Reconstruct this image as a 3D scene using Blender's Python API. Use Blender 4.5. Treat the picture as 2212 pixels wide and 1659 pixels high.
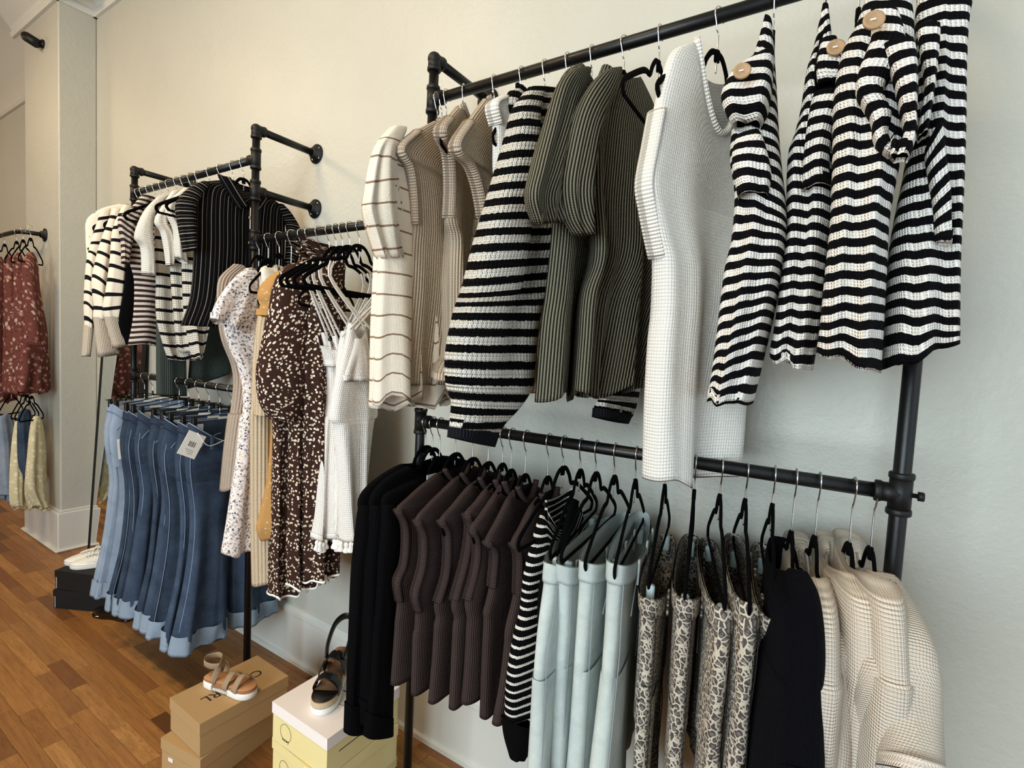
import bpy, math, random
import numpy as np
from mathutils import Matrix, Vector
random.seed(7); RNG = np.random.default_rng(7)
for o in list(bpy.data.objects): bpy.data.objects.remove(o, do_unlink=True)
SC = bpy.context.scene; COL = SC.collection
# ------------------------------------------------------------------ camera
S = 0.28                                    # rack stand-off from the wall
CP = np.array([1.273076, -1.466248, 1.51914]); CYAW, CPIT, CROL, CF = -0.5642, -0.0616, 0.0494, 1098.8
def _axes():
    f = np.array([math.cos(CPIT)*math.sin(CYAW), math.cos(CPIT)*math.cos(CYAW), math.sin(CPIT)])
    r = np.cross(f, [0, 0, 1]); r /= np.linalg.norm(r); u = np.cross(r, f)
    return math.cos(CROL)*r+math.sin(CROL)*u, -math.sin(CROL)*r+math.cos(CROL)*u, f
CR, CU, CFW = _axes()
cam = bpy.data.cameras.new('camera'); camo = bpy.data.objects.new('camera', cam); COL.objects.link(camo)
cam.sensor_fit = 'HORIZONTAL'; cam.sensor_width = 36; cam.lens = CF*36/2212; cam.clip_start = .02
m = Matrix.Identity(4)
for i in range(3):
    m[i][0] = CR[i]; m[i][1] = CU[i]; m[i][2] = -CFW[i]; m[i][3] = CP[i]
camo.matrix_world = m; SC.camera = camo
# ------------------------------------------------------------------ light
W = bpy.data.worlds.new('world'); SC.world = W; W.use_nodes = True
W.node_tree.nodes['Background'].inputs[0].default_value = (.75, .85, 1, 1); W.node_tree.nodes['Background'].inputs[1].default_value = .6
SC.view_settings.view_transform = 'Standard'; SC.view_settings.look = 'None'
SC.view_settings.exposure = 0.14; SC.cycles.max_bounces = 7; SC.cycles.diffuse_bounces = 4; SC.cycles.glossy_bounces = 3; SC.cycles.caustics_reflective = False; SC.cycles.caustics_refractive = False
SC.view_settings.gamma = 1; SC.view_settings.use_curve_mapping = False
def area(name, loc, target, sx, sy, power, col):
    l = bpy.data.lights.new(name, 'AREA'); l.shape = 'RECTANGLE'; l.size = sx; l.size_y = sy; l.energy = power; l.color = col
    o = bpy.data.objects.new(name, l); COL.objects.link(o); o.location = loc
    o.rotation_euler = (Vector(target)-Vector(loc)).to_track_quat('-Z', 'Y').to_euler(); return o
area('window_daylight', (3.35, -1.75, 1.75), (0, -1.75, 1.5), 2.9, 2.6, 22, (.72, .90, 1.0))
area('front_window_daylight', (.45, -4.6, 1.75), (.45, 0, 1.5), 2.6, 2.4, 210, (.80, .94, 1.0))
# pixel -> point helpers (2212 x 1659 frame)
def ray(x, y): return CFW + CR*(x-1106)/CF - CU*(y-829.5)/CF
def proj(P):
    d = np.asarray(P, float)-CP; z = d@CFW
    return 1106+CF*(d@CR)/z, 829.5-CF*(d@CU)/z
def on_y(x, y, Y):
    d = ray(x, y); return CP+d*(Y-CP[1])/d[1]
def bar_x(px, Z, Y=-S):
    lo, hi = -7., 2.
    for i in range(50):
        mm = (lo+hi)/2
        if proj((mm, Y, Z))[0] < px: lo = mm
        else: hi = mm
    return lo
XA, XB, XC, XD = -0.738, -1.822, 0.191, 1.392           # posts
ZT, ZU, ZB, ZM, ZL, ZT1, ZU1, ZL2 = 2.354, 2.238, 2.115, 1.920, 1.292, 2.384, 2.265, 1.306
def crop(ox, oy, s): return lambda *p: [(ox+a/s, oy+b/s) for a, b in p]
c1 = crop(0, 300, 2.9625); c2 = crop(0, 780, 2.9625); c3 = crop(400, 400, 3.318); c4 = crop(400, 850, 3.318); c5 = crop(0, 1259, 2.458)
c6 = crop(780, 80, 2.766); c7 = crop(780, 560, 3.16); c8 = crop(1380, 0, 2.659); c9 = crop(1380, 500, 2.659); c10 = crop(1380, 1000, 2.518)
c11 = crop(740, 900, 3.253); c12 = crop(740, 1200, 3.253); cz = crop(180, 380, 3.95); cj = crop(200, 800, 5.184)
# ------------------------------------------------------------------ materials
class NT:
    def __init__(s, name):
        s.m = bpy.data.materials.new(name); s.m.use_nodes = True; s.t = s.m.node_tree; s.b = s.t.nodes['Principled BSDF']
    def n(s, t, **k):
        o = s.t.nodes.new(t)
        for a, b in k.items(): setattr(o, a, b)
        return o
    def put(s, sock, v):
        if hasattr(v, 'is_output'): s.t.links.new(v, sock)
        elif v is not None: sock.default_value = v
    def M(s, op, a, b=None, c=None):
        o = s.n('ShaderNodeMath', operation=op); s.put(o.inputs[0], a); s.put(o.inputs[1], b)
        if c is not None: s.put(o.inputs[2], c)
        return o.outputs[0]
    def mix(s, f, a, b, mode='MIX'):
        o = s.n('ShaderNodeMix', data_type='RGBA', blend_type=mode); s.put(o.inputs[0], f)
        s.put(o.inputs[6], rgba(a)); s.put(o.inputs[7], rgba(b)); return o.outputs[2]
    def noise(s, vec, scale, det=2, rough=.5, out=0):
        o = s.n('ShaderNodeTexNoise'); s.put(o.inputs['Vector'], vec); o.inputs['Scale'].default_value = scale
        o.inputs['Detail'].default_value = det; o.inputs['Roughness'].default_value = rough; return o.outputs[out]
    def vor(s, vec, scale, feat='F1', out='Distance'):
        o = s.n('ShaderNodeTexVoronoi', feature=feat); s.put(o.inputs['Vector'], vec); o.inputs['Scale'].default_value = scale
        return o.outputs[out]
    def ramp(s, f, stops, interp='LINEAR'):
        o = s.n('ShaderNodeValToRGB'); s.put(o.inputs[0], f); o.color_ramp.interpolation = interp; e = o.color_ramp.elements
        while len(e) < len(stops): e.new(.5)
        for i, (p, c) in enumerate(stops): e[i].position = p; e[i].color = rgba(c)
        return o.outputs[0]
    def comb(s, a, b, c=0.):
        o = s.n('ShaderNodeCombineXYZ'); s.put(o.inputs[0], a); s.put(o.inputs[1], b); s.put(o.inputs[2], c); return o.outputs[0]
    def bump(s, h, dist, strength=1.):
        o = s.n('ShaderNodeBump'); s.put(o.inputs['Height'], h); o.inputs['Distance'].default_value = dist; o.inputs['Strength'].default_value = strength
        s.put(s.b.inputs['Normal'], o.outputs[0])
def rgba(c):
    if hasattr(c, 'is_output') or c is None: return c
    return tuple(c) if len(c) == 4 else (c[0], c[1], c[2], 1.)
def hexc(h):
    h = h.lstrip('#'); v = [int(h[i:i+2], 16)/255 for i in (0, 2, 4)]
    return tuple(x/12.92 if x <= .04045 else ((x+.055)/1.055)**2.4 for x in v)
def plain(name, col, rough=.6, metal=0., coat=0., bump=None, spec=.4):
    t = NT(name); t.b.inputs['Base Color'].default_value = rgba(col); t.b.inputs['Roughness'].default_value = rough
    t.b.inputs['Specular IOR Level'].default_value = spec; t.b.inputs['Metallic'].default_value = metal; t.b.inputs['Coat Weight'].default_value = coat
    if bump:
        g = t.n('ShaderNodeTexCoord'); t.bump(t.noise(g.outputs['Object'], bump[0], 3), bump[1], .6)
    return t.m
def fab(name, col, stripes=(), rib=None, knit=None, weave=None, pattern=None, mott=.12, rough=.88, fuzz=0., sheen=0., vary=.06, wrk=3.):
    """cloth: UV is in metres (x across, y along the cloth)"""
    t = NT(name); tc = t.n('ShaderNodeTexCoord'); uv = tc.outputs['UV']
    sp = t.n('ShaderNodeSeparateXYZ'); t.put(sp.inputs[0], uv); U, V = sp.outputs[0], sp.outputs[1]
    c = rgba(col)
    if pattern: c = pattern(t, uv, U, V)
    for ax, per, duty, sc, wob, ph in stripes:
        x = V if ax == 'v' else U
        if wob: x = t.M('ADD', x, t.M('MULTIPLY', t.M('SUBTRACT', t.noise(uv, 130, 2), .5), wob))
        f = t.M('LESS_THAN', t.M('FRACT', t.M('ADD', t.M('MULTIPLY', x, 1/per), ph+20.)), duty)
        c = t.mix(f, c, sc)
    oi = t.n('ShaderNodeObjectInfo')
    val = t.M('ADD', 1-vary/2-mott/2, t.M('ADD', t.M('MULTIPLY', oi.outputs['Random'], vary), t.M('MULTIPLY', t.noise(uv, 22, 4, .65), mott)))
    h = t.M('MULTIPLY', t.noise(uv, 900, 2), .25+fuzz)
    dist = .0012
    if rib:
        per, d, ax = rib; x = U if ax == 'u' else V
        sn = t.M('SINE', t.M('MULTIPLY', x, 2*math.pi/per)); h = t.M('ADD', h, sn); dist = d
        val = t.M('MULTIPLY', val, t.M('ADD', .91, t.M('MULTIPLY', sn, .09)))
        # knit courses along the rib
        h = t.M('ADD', h, t.M('MULTIPLY', t.M('SINE', t.M('MULTIPLY', V if ax == 'u' else U, 2*math.pi/.0045)), .35))
    if knit:
        pu, pv, d = knit
        a = t.M('SINE', t.M('MULTIPLY', U, 2*math.pi/pu)); b = t.M('SINE', t.M('ADD', t.M('MULTIPLY', V, 2*math.pi/pv), t.M('MULTIPLY', t.M('ABSOLUTE', a), 1.6)))
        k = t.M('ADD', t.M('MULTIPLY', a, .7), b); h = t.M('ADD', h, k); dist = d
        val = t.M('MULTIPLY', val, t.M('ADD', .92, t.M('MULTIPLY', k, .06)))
    if weave:
        pu, pv, d = weave
        k = t.M('MAXIMUM', t.M('SINE', t.M('MULTIPLY', U, 2*math.pi/pu)), t.M('SINE', t.M('MULTIPLY', V, 2*math.pi/pv))); h = t.M('ADD', h, k); dist = d
    h = t.M('ADD', h, t.M('MULTIPLY', t.noise(uv, 15, 3, .55), wrk*.0012/dist))
    vv = t.n('ShaderNodeCombineColor'); [t.put(vv.inputs[i], val) for i in range(3)]
    c = t.mix(1., c, vv.outputs[0], 'MULTIPLY')
    t.put(t.b.inputs['Base Color'], c); t.b.inputs['Roughness'].default_value = rough
    t.b.inputs['Sheen Weight'].default_value = sheen; t.b.inputs['Sheen Roughness'].default_value = .6
    t.b.inputs['Specular IOR Level'].default_value = .08
    t.bump(h, dist, .9); return t.m
def p_floral(bg, cols, scale, r=.33, core=None, leaf=None):
    def f(t, uv, U, V):
        w = t.n('ShaderNodeVectorMath', operation='ADD'); t.put(w.inputs[0], uv)
        nz = t.n('ShaderNodeVectorMath', operation='SCALE'); t.put(nz.inputs[0], t.noise(uv, scale*2.2, 2, .5, 1)); nz.inputs['Scale'].default_value = .5/scale
        t.put(w.inputs[1], nz.outputs[0]); wv = w.outputs[0]
        c = rgba(bg)
        if leaf:
            l = t.M('LESS_THAN', t.vor(wv, scale*1.9), .24); c = t.mix(l, c, leaf)
        d = t.vor(wv, scale); rc = t.vor(wv, scale, out='Color'); s = t.n('ShaderNodeSeparateColor'); t.put(s.inputs[0], rc)
        pc = t.ramp(s.outputs[0], [(i/len(cols), k) for i, k in enumerate(cols)], 'CONSTANT')
        c = t.mix(t.M('LESS_THAN', d, r), c, pc)
        if core: c = t.mix(t.M('LESS_THAN', d, r*.35), c, core)
        return c
    return f
def p_leopard(t, uv, U, V):
    w = t.n('ShaderNodeVectorMath', operation='ADD'); t.put(w.inputs[0], uv)
    nz = t.n('ShaderNodeVectorMath', operation='SCALE'); t.put(nz.inputs[0], t.noise(uv, 55, 2, .5, 1)); nz.inputs['Scale'].default_value = .012
    t.put(w.inputs[1], nz.outputs[0]); wv = w.outputs[0]
    e = t.vor(wv, 80, 'DISTANCE_TO_EDGE'); d = t.vor(wv, 80)
    c = t.mix(t.M('LESS_THAN', d, .34), hexc('#544f4d'), hexc('#7d7571'))
    return t.mix(t.M('LESS_THAN', e, .10), c, hexc('#cfc5b4'))
def p_denim(a, b, fade):
    def f(t, uv, U, V):
        c = t.ramp(t.noise(uv, 9, 5, .6), [(.34, a), (.62, b)])
        c = t.mix(t.M('MULTIPLY', t.M('GREATER_THAN', t.noise(uv, 420, 2), .56), .35), c, fade)
        return c
    return f
def p_lace(t, uv, U, V):
    return t.ramp(t.vor(uv, 34), [(.12, hexc('#efe9cf')), (.5, hexc('#cfc7a4'))])
BK, CRM = hexc('#08080b'), hexc('#f3ece0')
MT = dict(
  windowpane=fab('windowpane_cloth', hexc('#efe4d3'), [('v', .058, .09, hexc('#8f7560'), .001, .1), ('u', .25, .012, hexc('#b59c86'), .001, .4)], weave=(.004, .004, .0006)),
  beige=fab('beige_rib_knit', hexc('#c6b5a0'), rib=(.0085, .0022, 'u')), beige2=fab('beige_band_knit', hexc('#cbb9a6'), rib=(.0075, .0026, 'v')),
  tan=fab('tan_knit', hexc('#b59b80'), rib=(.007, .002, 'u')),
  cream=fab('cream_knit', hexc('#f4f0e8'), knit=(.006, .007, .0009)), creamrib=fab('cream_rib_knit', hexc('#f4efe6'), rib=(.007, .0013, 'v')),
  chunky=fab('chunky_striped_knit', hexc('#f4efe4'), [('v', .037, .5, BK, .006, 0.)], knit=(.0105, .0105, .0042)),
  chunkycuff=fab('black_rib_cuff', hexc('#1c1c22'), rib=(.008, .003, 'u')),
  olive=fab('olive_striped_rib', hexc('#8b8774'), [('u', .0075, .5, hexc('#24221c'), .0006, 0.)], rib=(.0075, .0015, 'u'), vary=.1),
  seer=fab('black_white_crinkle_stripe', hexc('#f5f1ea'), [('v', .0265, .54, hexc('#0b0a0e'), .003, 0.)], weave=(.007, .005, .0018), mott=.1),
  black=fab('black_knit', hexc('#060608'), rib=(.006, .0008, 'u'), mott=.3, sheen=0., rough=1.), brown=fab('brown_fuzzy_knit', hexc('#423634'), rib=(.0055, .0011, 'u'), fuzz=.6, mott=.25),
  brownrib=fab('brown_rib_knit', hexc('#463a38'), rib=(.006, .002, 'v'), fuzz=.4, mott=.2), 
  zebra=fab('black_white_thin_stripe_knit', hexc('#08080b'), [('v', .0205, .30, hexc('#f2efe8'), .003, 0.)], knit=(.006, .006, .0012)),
  pale=fab('pale_blue_denim', hexc('#c3cfcd'), pattern=p_denim(hexc('#b3bfbd'), hexc('#d0d9d6'), hexc('#dfe5e2')), weave=(.0016, .0016, .0003), mott=.08, sheen=0.),
  leopard=fab('leopard_print_denim', (.5, .5, .5), pattern=p_leopard, weave=(.0016, .0016, .0003), mott=.1, sheen=0.),
  navy=fab('navy_knit', hexc('#0a0a12'), knit=(.005, .005, .0012), mott=.2),
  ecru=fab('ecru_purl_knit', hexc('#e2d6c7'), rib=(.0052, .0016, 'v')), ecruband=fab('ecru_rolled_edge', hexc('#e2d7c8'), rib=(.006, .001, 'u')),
  denim=fab('mid_blue_denim', (.1, .2, .4), pattern=p_denim(hexc('#2e3b52'), hexc('#46566d'), hexc('#738397')), weave=(.0015, .0015, .0003), sheen=0., vary=.22),
  denimdk=fab('dark_blue_denim', (.1, .2, .4), pattern=p_denim(hexc('#252e3e'), hexc('#3b495e'), hexc('#647282')), weave=(.0015, .0015, .0003), sheen=0., vary=.22),
  denimlt=fab('light_blue_denim', (.1, .2, .4), pattern=p_denim(hexc('#8193ab'), hexc('#9dacc0'), hexc('#b3bfce')), weave=(.0015, .0015, .0003), sheen=0.),
  denimin=fab('pale_inside_denim', hexc('#92a3b6'), weave=(.0015, .0015, .0003), sheen=0.),
  redfl=fab('red_floral_cloth', (.3, .1, .1), pattern=p_floral(hexc('#6b3f3a'), [hexc('#b39a8f'), hexc('#86574f'), hexc('#a07d72')], 30, .36, hexc('#c9b5a8'), hexc('#4a2825'))),
  lilac=fab('pale_floral_cloth', (.8, .8, .8), pattern=p_floral(hexc('#ece3de'), [hexc('#7c8092'), hexc('#c7ab98'), hexc('#b0a5b3'), hexc('#4d515e')], 105, .43, hexc('#e9ddd0'), hexc('#b9a99d'))),
  brownfl=fab('brown_floral_cloth', (.1, .05, .05), pattern=p_floral(hexc('#38241f'), [hexc('#efe6d6'), hexc('#e2d4be'), hexc('#d8c7ae')], 82, .34, hexc('#a98a5e'))),
  mustard=fab('mustard_cloth', (.5, .3, .1), pattern=p_floral(hexc('#b58a55'), [hexc('#ead9bd'), hexc('#e0c59a')], 60, .15)),
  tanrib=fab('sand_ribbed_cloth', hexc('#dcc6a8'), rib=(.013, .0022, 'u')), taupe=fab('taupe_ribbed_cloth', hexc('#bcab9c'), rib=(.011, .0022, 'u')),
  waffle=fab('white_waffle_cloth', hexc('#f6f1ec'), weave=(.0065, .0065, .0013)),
  lace=fab('cream_lace', (.8, .8, .7), pattern=p_lace), pin=fab('black_pinstripe_cloth', hexc('#0a090c'), [('u', .030, .07, hexc('#8f877d'), .0008, .1), ('u', .030, .04, hexc('#5d5851'), .0008, .6)], sheen=0.),
  pinh=fab('black_pinstripe_sleeve_cloth', hexc('#0a090c'), [('v', .026, .12, hexc('#8c857b'), .0006, .1), ('v', .026, .06, hexc('#6d675f'), .0006, .5)], sheen=0.),
  sparse=fab('cream_black_stripe_knit', hexc('#e6ddcc'), [('v', .062, .27, hexc('#121218'), .001, .2)], mott=.1), oat=fab('oat_knit', hexc('#cfc2b0'), rib=(.006, .001, 'u')),
  brstr=fab('brown_white_stripe_knit', hexc('#e4d9d0'), [('v', .024, .5, hexc('#3c2c2a'), .001, 0.)], knit=(.005, .005, .0008)),
  creamstr=fab('cream_knit_black_stripe', hexc('#efe9dc'), [('v', .053, .26, hexc('#141419'), .003, .3)], knit=(.009, .009, .002)),
  cord=fab('grey_green_corduroy', hexc('#47504c'), rib=(.0075, .0014, 'u')),
  eyelet=fab('cream_eyelet_cloth', (.8, .8, .7), pattern=p_floral(hexc('#eee6d6'), [hexc('#2a2725')], 30, .2)),
  linen=fab('white_linen', hexc('#ece6da'), weave=(.003, .003, .0004)), velvet=plain('black_velvet', hexc('#060607'), .95, bump=(900, .0004), spec=.05),
  steel=plain('bright_steel', hexc('#d9d9d6'), .22, 1.), pipe=plain('black_pipe_paint', hexc('#0a0a0b'), .38, 0., bump=(160, .0003), spec=.35), fitting=plain('black_cast_iron', hexc('#0b0b0c'), .5, 0., bump=(300, .0006), spec=.35),
  paper=plain('white_card', hexc('#f2f0ea'), .7), ink=plain('black_ink', hexc('#1b1918'), .8), clear=plain('pale_clear_plastic', hexc('#b9cdd0'), .25),
  woodbtn=plain('coconut_button', hexc('#a98a68'), .5, bump=(200, .0006)), thread=plain('white_trim', hexc('#f3f0ea'), .85), stitch=plain('grey_seam_thread', hexc('#8c969c'), .9), dstitch=plain('pale_seam_thread', hexc('#8fa3bf'), .9),
  copper=plain('copper_rivet', hexc('#8a6a58'), .4, .8), silver=plain('silver_button', hexc('#d8d8d8'), .3, .9),
)
# ------------------------------------------------------------------ mesh helpers
def mesh_obj(name, v, f, mat, parent=None, uv=None, smooth=True):
    me = bpy.data.meshes.new(name); v = np.asarray(v, float)
    f = [tuple(int(i) for i in q) for q in f]
    me.from_pydata([tuple(p) for p in v], [], f)
    if uv is not None:
        uv = np.asarray(uv, float); l = me.uv_layers.new(name='uv'); ids = np.empty(len(me.loops), dtype=np.int32); me.loops.foreach_get('vertex_index', ids)
        l.data.foreach_set('uv', uv[ids].astype(np.float32).ravel())
    if smooth: me.polygons.foreach_set('use_smooth', np.ones(len(me.polygons), dtype=bool))
    me.materials.append(MT[mat] if isinstance(mat, str) else mat); me.update()
    o = bpy.data.objects.new(name, me); COL.objects.link(o)
    if parent: o.parent = parent
    return o
def dup(o, parent=None, **k):
    c = o.copy(); COL.objects.link(c); c.parent = parent
    for a, b in k.items(): setattr(c, a, b)
    return c
def thing(name, label, cat, group=None, loc=(0, 0, 0), rz=0.):
    o = bpy.data.objects.new(name, None); COL.objects.link(o); o.location = loc; o.rotation_euler = (0, 0, rz); o.empty_display_size = .05
    return tag(o, label, cat, group)
def tag(o, label, cat, group=None):
    o['label'] = label; o['category'] = cat
    if group: o['group'] = group
    return o
def struct(o): o['kind'] = 'structure'; return o
def grid_faces(nr, nc, wrap=True):
    i = np.arange(nr-1)[:, None]; j = np.arange(nc if wrap else nc-1)[None]; k = (j+1) % nc
    return np.stack([i*nc+j, i*nc+k, (i+1)*nc+k, (i+1)*nc+j], -1).reshape(-1, 4)
def spline(P, n):
    """Catmull-Rom through the rows of P, n samples evenly by length"""
    P = np.asarray(P, float)
    if len(P) == 1: return np.repeat(P, n, 0)
    Q = np.vstack([2*P[0]-P[1], P, 2*P[-1]-P[-2]]); out = []
    k = 12
    for i in range(1, len(Q)-2):
        t = np.linspace(0, 1, k, endpoint=False)[:, None]; a, b, c, d = Q[i-1:i+3]
        out.append(.5*(2*b+(c-a)*t+(2*a-5*b+4*c-d)*t*t+(3*b-a-3*c+d)*t**3))
    out.append(P[-1:]); D = np.vstack(out)
    s = np.r_[0, np.cumsum(np.linalg.norm(np.diff(D[:, :min(4, D.shape[1])], axis=0), axis=1))]
    if s[-1] < 1e-9: return np.repeat(P[:1], n, 0)
    x = np.linspace(0, s[-1], n); return np.stack([np.interp(x, s, D[:, j]) for j in range(D.shape[1])], 1)
def sweep(pts, r, n=8, flat=None, up=(0, 0, 1), k=None, cap=True):
    """tube along 3D pts; flat=(a,b) half sizes along the side/normal"""
    P = spline(pts, k or max(2, len(pts)*4)) if k != 0 else np.asarray(pts, float)
    T = np.gradient(P, axis=0); T /= np.linalg.norm(T, axis=1)[:, None]+1e-12; N = np.tile(np.asarray(up, float), (len(P), 1))
    A = np.cross(T, N); bad = np.linalg.norm(A, axis=1) < 1e-3; A[bad] = np.cross(T[bad], (1, .02, .01)); A /= np.linalg.norm(A, axis=1)[:, None]; B = np.cross(A, T)
    a, b = flat if flat else (r, r); th = np.arange(n)*2*math.pi/n
    V = P[:, None]+A[:, None]*(a*np.cos(th))[None, :, None]+B[:, None]*(b*np.sin(th))[None, :, None]
    F = [tuple(q) for q in grid_faces(len(P), n)]
    s = np.r_[0, np.cumsum(np.linalg.norm(np.diff(P, axis=0), axis=1))]
    per = 2*math.pi*(a+b)/2
    UV = np.stack([np.tile(th/(2*math.pi)*per, (len(P), 1)), np.tile(s[:, None], (1, n))], -1)
    if cap: F += [tuple(range(n))[::-1], tuple((len(P)-1)*n+i for i in range(n))]
    return V.reshape(-1, 3), F, UV.reshape(-1, 2)
def merge(*parts):
    V, F, UV, o = [], [], [], 0
    for v, f, u in parts:
        V.append(v); F += [tuple(int(i)+o for i in q) for q in f]; UV.append(u if u is not None else np.zeros((len(v), 2))); o += len(v)
    return np.vstack(V), F, np.vstack(UV)
def box_vf(x0, x1, y0, y1, z0, z1, bev=0.):
    import bmesh
    bm = bmesh.new(); bmesh.ops.create_cube(bm, size=1)
    for v in bm.verts: v.co = ((x0+x1)/2+v.co.x*(x1-x0), (y0+y1)/2+v.co.y*(y1-y0), (z0+z1)/2+v.co.z*(z1-z0))
    if bev: bmesh.ops.bevel(bm, geom=bm.edges[:], offset=bev, segments=1, affect='EDGES')
    bm.verts.index_update(); v = np.array([tuple(q.co) for q in bm.verts]); f = [tuple(q.index for q in p.verts) for p in bm.faces]; bm.free()
    return v, f, v[:, [0, 2]]
def box(name, b, mat, parent=None, bev=0.):
    v, f, u = box_vf(*b, bev); return mesh_obj(name, v, f, mat, parent, u, False)
def lathe(axis_p, axis_d, prof, n=20):
    """prof: (distance along axis, radius)"""
    d = np.asarray(axis_d, float); d /= np.linalg.norm(d); h = np.array([0, 0, 1.]) if abs(d[2]) < .9 else np.array([1., 0, 0])
    a = np.cross(d, h); a /= np.linalg.norm(a); b = np.cross(d, a); th = np.arange(n)*2*math.pi/n
    V = np.array([np.asarray(axis_p)+d*s+(a*np.cos(t)+b*np.sin(t))*r for s, r in prof for t in th])
    F = [tuple(q) for q in grid_faces(len(prof), n)]+[tuple(range(n))[::-1], tuple((len(prof)-1)*n+i for i in range(n))]
    return V, F, V[:, [0, 2]]
# ------------------------------------------------------------------ cloth kit
class Fr:
    """garment frame: u runs along the hanger towards the room, w is the cloth normal (yaw 0: +X), z up; origin on the rail"""
    def __init__(s, hx, Z, yaw=0., tip=None, tu=.235, Y=-S, X=None):
        s.X = bar_x(hx, Z, Y) if X is None else X; s.o = np.array([s.X, Y, Z]); s.set(math.radians(yaw))
        if tip:
            best = min(np.radians(np.arange(-32, 33, .5)), key=lambda a: (s.set(a), abs(s.loc(*tip)[0]-tu)+.06*abs(a))[1]); s.set(best)
    def set(s, a): s.yaw = a; s.u = np.array([math.sin(a), -math.cos(a), 0]); s.w = np.array([math.cos(a), math.sin(a), 0])
    def loc(s, px, py, w0=0.):
        d = ray(px, py); t = (w0-(CP-s.o)@s.w)/(d@s.w); P = CP+d*t-s.o; return (P@s.u, P[2])
    def locs(s, pts, w0=0.): return np.array([s.loc(x, y, w0) for x, y in pts])
    def root(s, name, label, cat, group=None): return thing(name, label, cat, group, tuple(s.o), s.yaw-math.pi/2)
def tube(L, R, th, w0=0., rows=None, n=44, fold=(0., 3), seed=0, ramp0=.15, neck=None, opn=None, hem=True, sq=.62, hemw=0., vz=False, crease=0., flip=False, wpath=None, cap=False, hypot3=False):
    """loft between two edge polylines L,R (u,z); returns v,f,uv"""
    m_ = len(L); T = np.interp(np.linspace(0, 1, m_), np.linspace(0, 1, len(np.atleast_1d(th))), np.atleast_1d(th))
    wp = np.zeros(m_) if wpath is None else np.interp(np.linspace(0, 1, m_), np.linspace(0, 1, len(wpath)), wpath)
    ln = np.sum(np.linalg.norm(np.diff((L+R)/2, axis=0), axis=1))
    rows = rows or int(min(90, max(14, ln/.011)))
    A = spline(np.hstack([L, R, T[:, None], wp[:, None]]), rows); l, r, t_, wv = A[:, :2], A[:, 2:4], np.maximum(A[:, 4], .003), A[:, 5]
    mid = (l+r)/2; half = np.linalg.norm(l-r, axis=1)/2; d = (l-r)/(2*half[:, None]+1e-9)
    s = np.r_[0, np.cumsum(np.linalg.norm(np.diff(mid, axis=0), axis=1))]; tt = s/s[-1]
    th_ = math.pi+np.arange(n+1)*2*math.pi/n; cs, sn = np.cos(th_), np.sin(th_); x = np.sign(cs)*np.abs(cs)**.8; y = np.sign(sn)*np.abs(sn)**sq
    rg = np.random.default_rng(seed+11); ph = rg.uniform(0, 6.28, 4); am, kf = fold
    ramp = np.clip((tt-ramp0)/(1-ramp0), 0, 1)**.8
    X, TT = np.meshgrid(x, tt)
    fo = am*ramp[:, None]*(np.sin(kf*X*math.pi*.5+ph[0]+.7*TT)+.55*np.sin(kf*1.7*X*math.pi*.5+ph[1]-1.1*TT)+.3*np.sin(kf*2.9*X*1.57+ph[2]+2*TT))
    edge = np.sqrt(np.clip(1-X**2*.55, 0, 1))
    w = w0+wv[:, None]+fo*edge+y[None]*t_[:, None]/2
    if crease: w = w-crease*np.exp(-((X+.08)/.16)**2)*np.sin(np.pi*np.clip(TT*1.1, 0, 1))*(y[None] > 0)
    u = mid[:, None, 0]+X*half[:, None]*d[:, None, 0]; z = mid[:, None, 1]+X*half[:, None]*d[:, None, 1]
    if hemw: z = z+hemw*(np.sin(kf*X*1.57+ph[0]+.7)+.6*np.sin(kf*1.7*X*1.57+ph[3]))*np.clip((TT-.6)/.4, 0, 1)
    if neck:
        nw, df, db, tn = neck; dep = np.where(y[None] >= 0, df, db)
        z = z-dep*np.clip(1-((u-mid[:, None, 0])/nw)**2, 0, 1)*np.clip(1-TT/tn, 0, 1)
    V = np.stack([u, w, z], -1); xh = X*half[:, None]; ar = np.concatenate([np.zeros((len(V), 1)), np.cumsum(np.hypot(np.diff(xh, axis=1), np.diff(w, axis=1)), axis=1)], 1)
    ar = ar-ar[:, n//2:n//2+1]; UV = np.stack([ar, np.broadcast_to(s[:, None], X.shape)], -1)
    if hem:
        e = V[-1]; c = e.mean(0); i1 = e*.985+c*.015; i1[:, 2] = e[:, 2]+.001; i2 = e*.975+c*.025; i2[:, 2] = e[:, 2]+.022
        V = np.concatenate([V, i1[None], i2[None]]); UV = np.concatenate([UV, UV[-1:], UV[-2:-1]])
    F = grid_faces(len(V), n+1, False); n1 = n+1
    if opn:
        t0, t1, side = opn; row = np.repeat(np.arange(len(V)-1), n); col = np.tile(np.arange(n), len(V)-1); tr = np.r_[tt, 1, 1][row]; xc = x[col]*.5+x[col+1]*.5
        keep = ~((tr > t0) & (tr < t1) & ((xc > side) | (xc < -side))); F = F[keep]
    F = [tuple(q) for q in F]
    if cap: F += [tuple(range(n))[::-1]]
    return V.reshape(-1, 3), F, UV.reshape(-1, 2)
def cloth(name, parent, mat, *a, **k):
    v, f, uv = tube(*a, **k); return mesh_obj(name, v, f, mat, parent, uv)
def mirror(E, lim=.255):
    R = E.copy(); R[:, 0] = np.maximum(-E[:, 0], -lim); return R
def cord(name, parent, mat, pts, r, flat=None, n=8, up=(0, 1, 0), k=None):
    v, f, uv = sweep(pts, r, n, flat, up, k); return mesh_obj(name, v, f, mat, parent, uv)
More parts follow.
